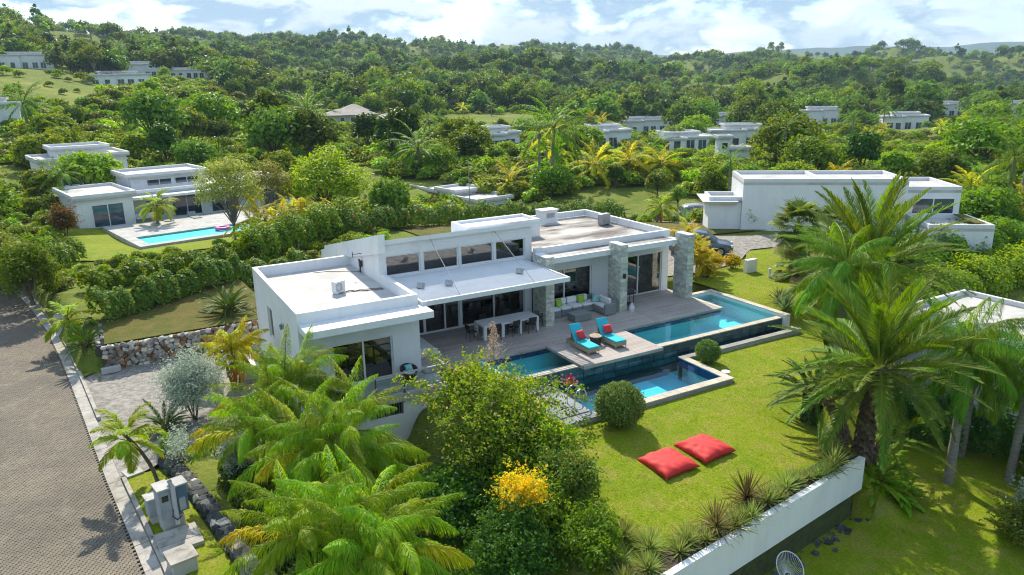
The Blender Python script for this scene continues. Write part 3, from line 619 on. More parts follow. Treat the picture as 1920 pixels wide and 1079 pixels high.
# chimney with louvre, roof plant
ch=MB(); ch.box(24.9,26.1,40.35,41.15,3.283,4.1); ch.box(24.84,26.16,40.29,41.17,4.1,4.18); ch=ch.build('chimney','white_render',HOUSE); s=MB(); s.box(25.25,25.85,40.32,40.347,3.65,3.95); s.build('grille','metal_grey',ch)
def ac_unit(label,x,y,z,rz,w=.8,h=.6,d=.32,mat='white_paint'):
    t=thing('air_conditioner',label,'air conditioner',(x,y,z),rz,'outdoor air conditioning units on the villa roofs'); b=MB(); b.box(-w/2,w/2,-d/2,d/2,.06,h); b.box(-w/2+.05,-w/2+.12,-d/2,d/2,0,.06); b.box(w/2-.12,w/2-.05,-d/2,d/2,0,.06); b.build('casing',mat,t,world=False,bevel=.015)
    g=MB(); 
    for k in range(24):
        a,b_=2*math.pi*k/24,2*math.pi*(k+1)/24; g.quad((-.1+.2*math.cos(a),-d/2-.004,h/2+.03+.2*math.sin(a)),(-.1+.2*math.cos(b_),-d/2-.004,h/2+.03+.2*math.sin(b_)),(-.1+.15*math.cos(b_),-d/2-.012,h/2+.03+.15*math.sin(b_)),(-.1+.15*math.cos(a),-d/2-.012,h/2+.03+.15*math.sin(a)))
    for k in range(6): g.box(-.3,.1,-d/2-.01,-d/2-.003,h/2-.12+k*.06,h/2-.105+k*.06)
    g.build('fan_grille','metal_grey',t,world=False)
ac_unit('small white air conditioning unit on the left flat roof',8.95,32.55,3.0,R(25),.55,.6); ac_unit('grey air conditioning unit on the stained right roof by the parapet',28.1,37.9,3.28,R(8),.75,.75,.4,'metal_grey')
s=MB(); _r=random.Random(2)
for k in range(3):
    p=[(9.2,32.5,3.02+k*.01)]; 
    for i in range(7): p.append((9.2+.25*(i+1),32.5-.12*i*(k*.3+.3)+_r.uniform(-.12,.12),3.02+_r.uniform(0,.03)))
    s.tube(p,.014,4)
tag(s.build('cable','rust_post'),'thin refrigerant pipes snaking over the left flat roof','pipe')
s=MB(); s.tube([(11.0,35.6,3.05),(11.0,35.6,3.6),(10.95,35.6,3.75)],.05,6); s.tube([(11.12,35.3,4.1),(10.5,35.1,4.15)],.02,5); s.tube([(10.5,35.1,4.0),(10.5,35.1,4.3)],.02,5); s.tube([(11.0,35.6,3.1),(10.5,36.3,3.03),(9.6,36.9,3.02),(8.9,37.0,3.02)],.02,5); s.obox((11.02,35.6,3.5),.06,.1,.16); tag(s.build('antenna_bracket','metal_dark'),'dark bracket and cable on the hall side wall above the left roof','bracket')
# stone fins
def pillar(u0,u1,v0,v1,z1,seed,lab):
    root=MB(); root.box(u0+.03,u1-.03,v0+.03,v1-.03,0,z1-.02); c=root.build('stone_pillar','stone_pool_joint',HOUSE); c['label']=lab
    rnd=random.Random(seed); mb=MB(); z=0.0
    while z<z1-.02:
        h=min(rnd.uniform(.07,.15),z1-z)
        for face in range(4):
            L=(u1-u0) if face in (0,2) else (v1-v0); s=0
            while s<L-.001:
                w=min(rnd.uniform(.16,.5),L-s); 
                if L-s-w<.08: w=L-s
                p=rnd.uniform(.0,.022)
                if face==0: mb.box(u0+s,u0+s+w-.006,v0-p,v0+.035,z,z+h-.007)
                elif face==2: mb.box(u0+s,u0+s+w-.006,v1-.035,v1+p,z,z+h-.007)
                elif face==1: mb.box(u1-.034,u1+p,v0+s,v0+s+w-.006,z,z+h-.007)
                else: mb.box(u0-p,u0+.034,v0+s,v0+s+w-.006,z,z+h-.007)
                s+=w
        z+=h
    tag(mb.build('stone_facing','stone_clad',c),kind='stuff'); cap=MB(); cap.box(u0-.005,u1+.005,v0-.005,v1+.005,z1-.02,z1+.03); cap.build('cap','white_paint',c)
    return c
pillar(19.2,19.7,30.78,31.9,3.65,1,'stone fin pillar beside the dining table'); pl2=pillar(23.96,24.42,30.72,31.84,3.72,2,'stone fin pillar between sofa and barbecue'); pillar(28.76,29.24,30.75,31.84,3.73,3,'stone fin pillar at the pool end of the deck')
s=MB(); s.box(24.1,24.25,30.6,30.69,1.9,2.15); s.build('wall_lamp','metal_dark',pl2)
# ------------------------------------------------------------------ deck
dk=MB(); dk.box(11.36,29.05,28.3,33.04,-.14,0); dk.box(17.7,22.27,25.2,28.297,-.14,0); dk.box(29.053,29.25,30.0,33.04,-.14,-.002)
dk=dk.build('deck','deck'); tag(dk,kind='structure')
mb=MB(); 
for u in (19.4,24.4): mb.box(u-.03,u+.03,28.31,33.0,.001,.006)
mb.build('deck_strip','concrete_pale',dk); mb=MB(); mb.box(17.68,22.29,25.17,25.2,-.15,.004); mb.box(17.66,17.70,25.2,28.9,-.15,.004); mb.build('fascia_board','deck',dk)
wb=thing('sloped_bench','low white sloping bench wedge against the left wing beside the dining deck','bench',(12,31,0))
mb=MB(); mb.hexa([(11.4,30.05,.004),(12.87,30.05,.004),(12.87,32.3,.004),(11.4,32.6,.004),(11.4,30.05,.55),(12.87,30.05,.12),(12.87,32.3,.12),(11.4,32.6,.55)]); fixn(mb.build('shell','white_paint',wb).data)
for k in range(5):
    a=11.5+k*.26; z=.55-(a-11.4)/1.47*.43; s=MB(); s.box(a,a+.2,30.1,32.25,z-.05,z+.012); s.build('slat','white_paint',wb)
# ------------------------------------------------------------------ pools
def tiles(parent,name,mat,x0,x1,y0,y1,z0,z1,n,axis,gap=.008,seed=0):
    rnd=random.Random(seed); L=(x1-x0) if axis=='x' else (y1-y0); w=L/n
    mb=MB(); 
    if axis=='x': mb.box(0,w-gap,0,y1-y0,0,z1-z0)
    else: mb.box(0,x1-x0,0,w-gap,0,z1-z0)
    me=mb.mesh(name,mat)
    for k in range(n):
        o=bpy.data.objects.new(name,me); COL.objects.link(o); o.parent=parent
        p=Vector((x0+(k*w if axis=='x' else 0),y0+(k*w if axis=='y' else 0),z0+rnd.uniform(-.003,.003))); o.location=WINV[parent.name]@p
UP=thing('infinity_pool','turquoise L-shaped infinity pool along the timber deck','swimming pool',(14.3,25.5,-1.2))
def basin(mb,x0,x1,y0,y1,zb,zt,th=.25,skip=()):
    mb.box(x0,x1,y0,y1,zb-.2,zb)
mb=MB(); mb.box(14.2,30.85,25.85,28.28,-1.3,-1.1); mb.box(29.1,30.85,28.283,30.85,-1.3,-1.1); mb.box(14.0,14.2,25.85,28.28,-1.3,-.03); mb.box(14.0,29.05,28.28,28.298,-1.3,-.15); mb.box(29.052,29.1,28.3,30.85,-1.3,-.15); mb.build('basin','pool_tile',UP)
mb=MB(); mb.box(14.2,29.1,28.262,28.279,-.35,-.142); mb.box(29.1,29.115,28.28,30.85,-.35,-.142); mb.build('tile_band','pool_band',UP)
mb=MB(); mb.box(14.0,30.85,25.55,25.847,-2.2,-.13); mb.build('weir_wall','stone_pool_joint',UP)
_r=random.Random(8); u=14.0
protos=[]
while u<30.84:
    w=min(_r.uniform(.45,.95),30.85-u); z=-1.05
    for h in ((.28,.26,.38) if _r.random()<.5 else (.36,.30,.26)):
        s=MB(); g=.012; j=lambda: _r.uniform(-.02,.02); p=_r.uniform(.012,.035)
        s.hexa([(u+g+j(),25.52-p,z+g),(u+w-g+j(),25.52-p,z+g),(u+w-g,25.56,z+g),(u+g,25.56,z+g),(u+g+j(),25.52-p,z+h-g),(u+w-g+j(),25.52-p,z+h-g),(u+w-g,25.56,z+h-g),(u+g,25.56,z+h-g)]); s.build('stone','stone_pool',UP); z+=h
    u+=w
tiles(UP,'coping_tile','coping',14.0,17.6,25.5,25.85,-.13,-.085,8,'x',seed=1); tiles(UP,'coping_tile','coping',22.3,30.85,25.5,25.85,-.13,-.085,19,'x',seed=2)
mb=MB(); mb.box(30.853,31.2,25.3,30.85,-1.4,.05); mb.box(29.25,31.2,30.853,31.15,-1.4,.05); mb.build('side_wall','white_render',UP)
tiles(UP,'coping_tile','coping',30.83,31.22,25.28,30.85,.052,.09,13,'y',seed=3); tiles(UP,'coping_tile','coping',29.25,31.22,30.853,31.17,.052,.09,5,'x',seed=4); tiles(UP,'coping_tile','coping',29.05,29.30,28.30,30.9,-.148,.012,7,'y',seed=5)
mb=MB(); mb.box(29.12,30.6,29.6,30.83,-1.1,-.75); mb.box(29.12,30.6,30.2,30.83,-.75,-.45); mb.build('steps','pool_tile',UP)
mb=MB(); mb.quad((14.2,25.6,-.115),(30.86,25.6,-.115),(30.86,28.29,-.115),(14.2,28.29,-.115)); mb.quad((29.06,28.29,-.115),(30.86,28.29,-.115),(30.86,30.86,-.115),(29.06,30.86,-.115)); mb.build('water','water_up',UP)
LP=thing('plunge_pool','deep blue lower pool in front of the stone weir wall','swimming pool',(16,22,-1.2))
mb=MB(); mb.box(16.0,23.05,22.08,25.55,-1.9,-1.7); mb.box(23.0,31.0,24.95,25.55,-1.8,-1.6); mb.build('basin','pool_tile_deep',LP)
mb=MB(); mb.box(15.9,23.4,21.72,22.05,-2.2,-.6); mb.box(23.05,23.4,22.053,24.87,-2.2,-.6); mb.box(23.05,31.35,24.62,24.947,-2.2,-.6) ; mb.box(31.0,31.35,24.95,25.3,-2.2,-.6); mb.box(15.7,15.98,22.06,25.5,-2.2,-.62); mb.build('side_wall','concrete_pale',LP)
mb=MB(); mb.box(16.0,23.04,22.052,22.065,-1.0,-.6); mb.box(23.03,23.047,22.07,24.93,-1.0,-.6); mb.build('tile_band','pool_band',LP)
tiles(LP,'coping_tile','coping',16.0,23.4,21.65,22.07,-.598,-.55,19,'x',seed=6); tiles(LP,'coping_tile','coping',23.03,23.42,22.075,24.6,-.598,-.55,7,'y',seed=7); tiles(LP,'coping_tile','coping_dark',23.03,31.35,24.6,24.95,-.598,-.55,20,'x',seed=8)
mb=MB(); mb.box(19.2,20.9,23.1,24.6,-1.7,-1.2); mb.build('bench','pool_tile_deep',LP)
mb=MB(); mb.quad((15.98,22.04,-.63),(23.06,22.04,-.63),(23.06,25.56,-.63),(15.98,25.56,-.63)); mb.quad((23.06,24.93,-.63),(31.0,24.93,-.63),(31.0,25.56,-.63),(23.06,25.56,-.63)); mb.build('water','water_low',LP)
tr=thing('stone_terrace','grey flagstone terrace beside the lower pool ladder','terrace',(14,23,-.9))
mb=MB(); mb.box(11.2,15.69,22.2,25.5,-1.6,-.56); mb.box(11.2,16.3,21.7,22.197,-1.6,-.60); mb.build('base','concrete_pale',tr)
_r=random.Random(11); y=22.22; row=0
while y<25.4:
    x=11.22-(row%2)*.3; h=.46
    while x<15.66:
        w=_r.uniform(.5,.8); a=max(x,11.22);b=min(x+w,15.97)
        if 15.97-b<.2: b=15.97
        if b-a>.1:
            s=MB(); s.box(a,b-.012,y,y+h-.012,-.557,-.515+_r.uniform(-.004,.004)); s.build('flagstone','terrace_stone',tr)
        x+=w
        if b>=15.97: break
    y+=h; row+=1
for k in range(8):
    s=MB(); s.box(11.22+k*.63,11.22+k*.63+.62,21.7,22.19,-.598,-.555); s.build('flagstone','terrace_stone',tr)
ld=thing('pool_ladder','chrome grab rails of the lower pool ladder','pool ladder',(15.9,23.2,-.52))
for y in (22.75,23.3):
    s=MB(); s.tube([(15.55,y,-.52),(15.55,y,-.05)]+[(15.83-.28*math.cos(a),y,-.05+.28*math.sin(a)) for a in [R(20*i) for i in range(1,9)]]+[(16.15,y,-.2),(16.2,y,-.95)],.025,6); s.build('grab_rail','steel',ld)
# ------------------------------------------------------------------ furniture on the deck
def rbox(t,name,mat,x0,x1,y0,y1,z0,z1,bev=.03,parent=None,rot=None):
    b=MB(); cx,cy,cz=(x0+x1)/2,(y0+y1)/2,(z0+z1)/2; b.box(x0-cx,x1-cx,y0-cy,y1-cy,z0-cz,z1-cz); o=b.build(name,mat,t,world=False,bevel=bev); o.location=(cx,cy,cz)
    if rot: o.rotation_euler=rot
    return o
def cushion(name,mat,w,h,th,seed=0,n=7):
    """plump pillow in the XZ plane, pinched corners"""
    rnd=random.Random(seed); mb=MB(); g={}
    for s in (1,-1):
        for i in range(n+1):
            for j in range(n+1):
                u=i/n*2-1; v=j/n*2-1; e=(1-u**4)*(1-v**4); pin=1-.10*(1-abs(u*v))*0
                k=1-.07*(1-abs(u))*abs(v)**3*0
                x=u*w/2*(1-.06*(1-v*v)*abs(u)); z=v*h/2*(1-.06*(1-u*u)*abs(v)); y=s*th/2*max(0,e)**.5*(1+.08*math.sin(7*u+3*v+seed))
                g[(s,i,j)]=len(mb.v); mb.v.append((x,y,z))
        for i in range(n):
            for j in range(n):
                f=(g[(s,i,j)],g[(s,i+1,j)],g[(s,i+1,j+1)],g[(s,i,j+1)]); mb.f.append(f if s<0 else f[::-1]); mb.m.append(0)
    me=mb.mesh(name,mat,True); b=bmesh.new(); b.from_mesh(me); bmesh.ops.remove_doubles(b,verts=b.verts,dist=.0005); bmesh.ops.recalc_face_normals(b,faces=b.faces); b.to_mesh(me); b.free(); return me
def pillow(name,label,mat,loc,rot,w=.45,h=.45,th=.16,seed=0,cat='cushion',group=None):
    o=link(name,cushion(name,mat,w,h,th,seed)); o.location=loc; o.rotation_euler=rot; tag(o,label,cat,group); return o
t=thing('dining_table','long white dining table with block legs under the louvred canopy','table',(15.43,30.5,0))
rbox(t,'tabletop','white_paint',0,3.17,0,1.1,.66,.76,.012)
for u in (.08,1.08,2.08,3.09):
    for v in (.08,1.02): rbox(t,'leg','white_paint',u-.08,u+.08,v-.08,v+.08,0,.658,.008)
def dchair(label,x,y,rz):
    t=thing('dining_chair',label,'chair',(x,y,0),rz,'black dining chairs at the white table')
    rbox(t,'seat','metal_dark',-.22,.22,-.22,.22,.43,.46,.01)
    for a,b in ((-1,-1),(1,-1),(-1,1),(1,1)):
        s=MB(); s.tube([(a*.23,b*.23,0),(a*.2,b*.2,.44)],.016,5); s.build('leg','metal_dark',t,world=False)
    for a in (-1,1):
        s=MB(); s.tube([(a*.2,-.21,.44),(a*.21,-.27,.86)],.015,5); s.tube([(a*.2,.17,.46),(a*.23,.17,.64),(a*.21,-.25,.66)],.012,5); s.build('side_frame','metal_dark',t,world=False)
    b=rbox(t,'backrest','metal_dark',-.21,.21,-.29,-.265,.62,.86,.008); 
    for k in range(3): rbox(t,'back_slat','metal_dark',-.21,.21,-.262,-.245,.5+k*.04,.515+k*.04,.003)
for lab,x,y,rz in (('black metal dining chair at the left head of the white table',15.0,31.0,-R(90)),('black metal dining chair on the deck side of the table, first from its left end',16.05,30.55,R(0)),('black metal dining chair on the deck side of the table, middle one',17.1,30.5,R(8)),('black metal dining chair on the deck side of the table, beside the stone pillar end',18.1,30.5,R(-6)),('black dining chair at the right head of the white table by the stone pillar',18.95,31.3,R(90)),('black dining chair behind the white table towards the sliding doors, left one',16.2,31.85,R(180)),('black dining chair behind the white table towards the sliding doors, right one',17.6,31.85,R(180))): dchair(lab,x,y,rz)
t=thing('corner_sofa','grey wicker corner sofa with white cushions against the villa wall','sofa',(20.0,30.6,0))
for k in range(4):
    rbox(t,'seat_base','wicker_grey',.05+k*.70,.72+k*.70,1.05,1.85,.03,.36,.02); rbox(t,'seat_cushion','cushion_white',.06+k*.70,.71+k*.70,1.03,1.75,.365,.50,.05); rbox(t,'back_cushion','cushion_white',.06+k*.70,.71+k*.70,1.6,1.82,.505,.86,.06,rot=(-.15,0,0))
rbox(t,'seat_base','wicker_grey',2.82,3.55,0,1.85,.03,.36,.02); rbox(t,'seat_cushion','cushion_white',2.83,3.3,.14,1.75,.365,.50,.05); rbox(t,'back_cushion','cushion_white',3.22,3.42,.15,.95,.505,.86,.06,rot=(0,-.12,0)); rbox(t,'back_cushion','cushion_white',3.22,3.42,.98,1.75,.505,.86,.06,rot=(0,-.12,0))
rbox(t,'arm','wicker_grey',2.83,3.55,-.08,.10,.03,.62,.02); rbox(t,'back_panel','wicker_grey',3.45,3.56,.10,1.9,.362,.68,.02); rbox(t,'back_panel','wicker_grey',.05,3.44,1.84,1.95,.03,.72,.02)
for lab,m_,x,y,rz in (('teal patterned cushion on the sofa end by the stone pillar','cushion_teal',20.25,32.1,.2),('lime green cushion on the sofa near the window mullion','cushion_green',20.85,32.1,.1),('lime green cushion near the sofa corner','cushion_green',22.3,32.1,-.1),('teal and aqua patterned cushion in the corner of the sofa','cushion_teal',23.05,31.75,-.7)): pillow('cushion',lab,m_,(x,y,.68),(-.35,0,rz),seed=int(x*10),group='cushions on the corner sofa')
t=thing('coffee_table','low grey wicker coffee table in front of the corner sofa','table',(20.75,30.4,0)); rbox(t,'base','wicker_grey',.03,1.09,.03,.77,.03,.36,.02); rbox(t,'top','wicker_grey',0,1.12,0,.8,.363,.40,.015)
def lounger(label,x,plabel,ps):
    t=thing('sun_lounger',label,'sun lounger',(x,26.12,0),0,'aqua sun loungers on the deck')
    W=.64
    rbox(t,'side_rail','wicker_tan',0,.04,.02,1.9,.12,.31,.01); rbox(t,'side_rail','wicker_tan',W-.04,W,.02,1.9,.12,.31,.01); rbox(t,'end_rail','wicker_tan',.04,W-.04,.02,.06,.12,.31,.01); rbox(t,'end_rail','wicker_tan',.04,W-.04,1.86,1.9,.12,.31,.01); rbox(t,'base','wicker_tan',.042,W-.042,.062,1.2,.24,.30,.005)
    for a in (.03,W-.03):
        for b in (.04,1.88):
            s=MB(); s.tube([(a,b,0),(a,b,.13)],.02,5); s.build('leg','steel',t,world=False)
    rbox(t,'seat_cushion','cushion_aqua',.01,W-.01,0,1.12,.312,.40,.03)
    b=rbox(t,'back_cushion','cushion_aqua',.01,W-.01,-.05,.86,0,.085,.03); b.location=(W/2,1.12+.30,.36+.34); b.rotation_euler=(R(52),0,0)
    rbox(t,'back_support','wicker_tan',.1,.54,1.62,1.66,.13,.72,.005)
    pillow('cushion',plabel,'cushion_red',(x+.33,26.12+1.13,.66),(-R(38),0,ps),.46,.46,.17,int(x*3),group='red cushions on the sun loungers')
lounger('aqua sun lounger on the platform edge, the nearer to the small left pool',18.62,'red cushion on the sun lounger nearer the small left pool',.12); lounger('aqua sun lounger beside the infinity pool corner',20.2,'red cushion on the sun lounger beside the infinity pool corner',-.1)
t=thing('drum_table','dark wicker drum side table with pale rim between the two sun loungers','table',(19.82,27.25,0)); s=MB(); s.tube([(0,0,0),(0,0,.2),(0,0,.42)],[.25,.27,.28],20); s.build('drum','wicker_dark',t,world=False); s=MB(); s.tube([(0,0,.42),(0,0,.455)],[.30,.30],20); s.build('rim','concrete_pale',t,world=False); s=MB(); s.tube([(0,0,.456),(0,0,.46)],[.25,.25],20); s.build('top','wicker_tan',t,world=False)
def beanbag(label,c,w,d,rz,seed):
    o=link('floor_cushion',cushion('floor_cushion','bag_red',w,d,.5,seed,26)); me=o.data; rnd=random.Random(seed)
    for v in me.vertices:
        x,y,z=v.co.x,v.co.z,v.co.y
        k=1-max(abs(x)/(w/2),abs(y)/(d/2)); zz=(z*1.0 if z>0 else z*.12)
        zz+= .018*math.sin(10*math.atan2(y,x)+seed)*(1-k)*(z>0)+.012*math.sin(17*x+9*y)
        v.co=(x,y,zz+.05)
    me.flip_normals(); z0=gz(*c)+.05; o.location=(*c,z0); o.rotation_euler=(0,0,rz); tag(o,label,'floor cushion','red floor cushions on the lawn'); return o
beanbag('red square floor cushion on the lawn, the nearer one with a white tag',(16.28,17.9),1.62,1.62,R(2),1); beanbag('red square floor cushion on the lawn, the one farther from the big bush',(18.15,18.02),1.62,1.62,R(4),4)
def tub_chair(label,x,y,plab):
    t=thing('tub_chair',label,'chair',(x,y,-.1),0,'black wicker tub chairs on the balcony'); mb=MB(); n=22
    for k in range(n):
        a0,a1=[2*math.pi*q/n for q in (k,k+1)]
        def P(a,lv):
            h=.38+.28*(.5+.5*math.sin(a)) if lv==2 else (.0 if lv==0 else .22); r_=(.24,.30,.40)[lv]; return (r_*math.cos(a),r_*math.sin(a),h)
        for l in (0,1): mb.quad(P(a0,l),P(a1,l),P(a1,l+1),P(a0,l+1))
        mb.quad(*[tuple(Vector(P(a,2))*1.0+Vector((0,0,0))) for a in (a0,a1)],*[(.33*math.cos(a),.33*math.sin(a),P(a,2)[2]+.01) for a in (a1,a0)]); mb.quad(*[(.33*math.cos(a),.33*math.sin(a),P(a,2)[2]+.01) for a in (a0,a1)],*[(.27*math.cos(a),.27*math.sin(a),.36) for a in (a1,a0)])
    mb.build('shell','wicker_dark',t,world=False); s=MB(); s.tube([(0,0,.30),(0,0,.40)],.27,18); s.build('seat','cushion_white',t,world=False)
    pillow('cushion',plab,'cushion_teal',(x,y-.02,.46),(-.45,0,.3),.4,.4,.15,3,group='teal cushions in the tub chairs')
tub_chair('black wicker tub chair on the balcony by the deck corner',10.5,28.1,'pale teal cushion in the tub chair by the deck corner'); tub_chair('black wicker tub chair half hidden by palm fronds on the balcony',7.4,27.9,'pale teal cushion in the tub chair behind the palm fronds')
t=thing('gas_bottle','white gas bottle standing by the stone pillar','gas bottle',(24.62,30.5,0)); s=MB(); s.tube([(0,0,0),(0,0,.05),(0,0,.3),(0,0,.38)],[.13,.15,.15,.08],14); s.build('tank','white_paint',t,world=False,smooth=True); s=MB(); s.tube([(0,0,.38),(0,0,.46)],[.08,.08],12); s.build('collar','white_paint',t,world=False)
t=thing('barbecue','black barbecue grill on a trolley behind the stone pillar','barbecue',(24.9,31.25,0)); s=MB(); s.box(-.3,.3,-.22,.22,.75,.9); s.build('firebox','metal_dark',t,world=False)
s=MB(); s.tube([(-.3,0,.9),(-.3,0,.9),(.3,0,.9)],.22,12); s.build('lid','metal_dark',t,world=False)
for a in (-.27,.27):
    for b in (-.19,.19):
        q=MB(); q.tube([(a,b,0),(a,b,.75)],.02,5); q.build('leg','metal_dark',t,world=False)
q=MB(); q.box(-.28,.28,-.2,.2,.2,.23); q.build('shelf','metal_dark',t,world=False); q=MB(); q.box(.31,.6,-.2,.2,.85,.88); q.build('side_shelf','metal_grey',t,world=False)
o=MB(); o.tube([(23.6,22.38,-.85),(23.6,22.38,-.53)],.2,20); tag(o.build('skimmer_lid','white_paint'),'round white skimmer lid at the corner of the lower pool','lid')
def wire_chair(label,x,y,rz):
    z=low_z(x)+.03; t=thing('wire_chair',label,'chair',(x,y,z),rz,'white string garden chairs on the lower lawn')
    N=44; tilt=Matrix.Rotation(R(38),3,'X'); ring=[tilt@Vector((.42*math.cos(2*math.pi*k/N),.52*math.sin(2*math.pi*k/N),0))+Vector((0,0,.62)) for k in range(N)]
    s=MB(); s.tube(ring+[ring[0],ring[1]],.016,6,cap=False); s.build('rim','white_paint',t,world=False)
    hub=[tilt@Vector((.10*math.cos(2*math.pi*k/N),-.12+.10*math.sin(2*math.pi*k/N),-.30))+Vector((0,0,.58)) for k in range(N)]
    s=MB(); s.tube(hub+[hub[0],hub[1]],.012,5,cap=False); s.build('hub_ring','white_paint',t,world=False)
    for k in range(0,N): 
        s=MB(); s.tube([ring[k],ring[k]*.5+hub[k]*.5+Vector((0,0,-.03)),hub[k]],.006,3,cap=False); s.build('cord','white_paint',t,world=False)
    for a,b in ((-.3,-.35),(.3,-.35),(0,.36)):
        s=MB(); s.tube([(a,b,0),(a*.45,b*.4-.05,.30),(a*.3,b*.2-.1,.34)],.012,5); s.build('leg','white_paint',t,world=False)
wire_chair('white string egg chair on the shaded lower lawn, the fully visible one',17.35,13.2,R(-25)); wire_chair('white string egg chair at the bottom edge, mostly cut off',15.55,12.75,R(-20))
def bed(label,x,y,rz,cloth):
    t=thing('bed',label,'bed',(x,y,0.0),rz); rbox(t,'base','wicker_tan',-.9,.9,-1.05,1.05,.0,.28,.02); rbox(t,'mattress','cushion_white',-.88,.88,-1.03,1.0,.283,.52,.06); rbox(t,'headboard','interior_floor',-1,1,1.06,1.14,0,1.1,.02); rbox(t,'throw',cloth,-.9,.9,-1.04,-.45,.50,.545,.02)
    for a in (-.45,.45): rbox(t,'pillow','cushion_white',a-.35,a+.35,.55,.95,.523,.66,.05)
bed('white bed seen through the bedroom window of the left wing',8.4,31.2,0,'cushion_white'); bed('bed with blue throw seen through the glass door of the right wing',26.6,35.2,R(0),'cushion_teal')
t=thing('indoor_sofa','dark red sofa seen through the window behind the wicker sofa','sofa',(22.0,34.6,0)); rbox(t,'seat','cushion_red',-1,1,-.4,.4,0,.42,.04); rbox(t,'backrest','interior_wall',-1,1,.4,.6,0,.85,.04)
# ------------------------------------------------------------------ roadside utilities
t=thing('utility_cabinet','tall grey electrical cabinet with conduit on a white plinth by the kerb','cabinet',(.42,22.9,-.9),R(12))
def P(name,mat,*a,bev=.01,par=None): return rbox(t,name,mat,*a,bev)
P('plinth','concrete_pale',-.32,.32,-.25,.25,0,.42); P('cabinet','cabinet_grey',-.34,.02,-.28,.28,.42,1.42); P('cabinet','cabinet_blue',.1,.5,-.24,.22,.5,1.4); P('lid','concrete_pale',.06,.54,-.3,.28,1.4,1.46); P('lid','concrete_pale',-.38,.06,-.32,.32,1.423,1.48); P('door','cabinet_grey',-.3,-.02,-.30,-.283,.5,1.35); P('meter_window','car_glass',-.27,-.08,-.315,-.303,1.05,1.25); P('switch_box','cabinet_grey',.2,.4,-.34,-.243,.6,1.0)
s=MB(); s.tube([(.07,-.34,.2),(.07,-.34,1.5),(.07,-.1,1.58)],.075,8); s.build('conduit','concrete_pale',t,world=False,smooth=True); s=MB(); s.tube([(.02,-.36,.75),(-.06,-.42,.55),(.05,-.45,.4),(.2,-.4,.45)],.02,6); s.build('cable','rubber',t,world=False)
t=thing('utility_cabinet','small low grey meter box behind the tall cabinet on the roadside grass','cabinet',(.02,23.5,-.9),R(12)); P('plinth','concrete_pale',-.2,.2,-.2,.2,0,.25); P('cabinet','cabinet_grey',-.24,.24,-.22,.22,.25,.85); P('lid','concrete_pale',-.28,.28,-.26,.26,.85,.9)
t=thing('utility_box','square white concrete box with pitted lid at the bottom of the roadside strip','box',(.45,20.45,-.9),R(10)); P('body','concrete_pale',-.33,.33,-.36,.36,0,.42); P('lid','concrete',-.38,.38,-.41,.41,.423,.49)
t=thing('cover_slab','cracked concrete cover slabs set into the roadside grass','slab',(.5,21.9,-.9),R(6))
for a,b in ((-.62,-.22),(-.2,.2),(.22,.60)): P('slab','concrete',-.6,.6,a,b,0,.13)
o=MB(); o.obox((-.5,27.2,-.87),.28,.3,.04,.3); tag(o.build('concrete_plate','concrete_pale'),'small square concrete plate in the grass under the young palm','plate')
t=thing('utility_post','rounded white utility post on the verge behind the curb palm','post',(-3.05,46.6,-.95)); s=MB(); s.tube([(0,0,0),(0,0,.9),(0,0,1.1),(0,0,1.25)],[.34,.34,.3,.16],14); s.build('body','concrete_pale',t,world=False,smooth=True); s=MB(); s.obox((0,-.34,.7),.16,.02,.2); s.build('hatch','cabinet_grey',t,world=False)
o=MB(); o.obox((-.85,38.75,-.85),.42,.14,.13,R(6)); tag(o.build('edging_block','concrete_pale'),'white painted block at the corner where the verge meets the driveway','block')
o=MB(); o.box(36.0,36.9,32.9,33.2,-.2,.85); tag(o.build('gate_pillar','white_render'),'short grey rendered gate pillar at the end of the drive by the parked car','pillar')
t=thing('bollard','small white bollard on the grass in front of the gate pillar','bollard',(36.4,31.4,-.06)); s=MB(); s.tube([(0,0,0),(0,0,.5),(0,0,.6)],[.09,.08,.07],10); s.build('post','white_paint',t,world=False); s=MB(); s.tube([(0,0,.6),(0,0,.66)],[.10,.09],10); s.build('cap','white_paint',t,world=False)
o=MB(); o.box(4.6,5.7,34.2,35.4,-1.05,-.45); o.box(4.75,5.55,34.35,35.25,-.45,-.43); tag(o.build('well_box','white_paint'),'low white box beside the villa side wall, half behind the yellow palm','box')
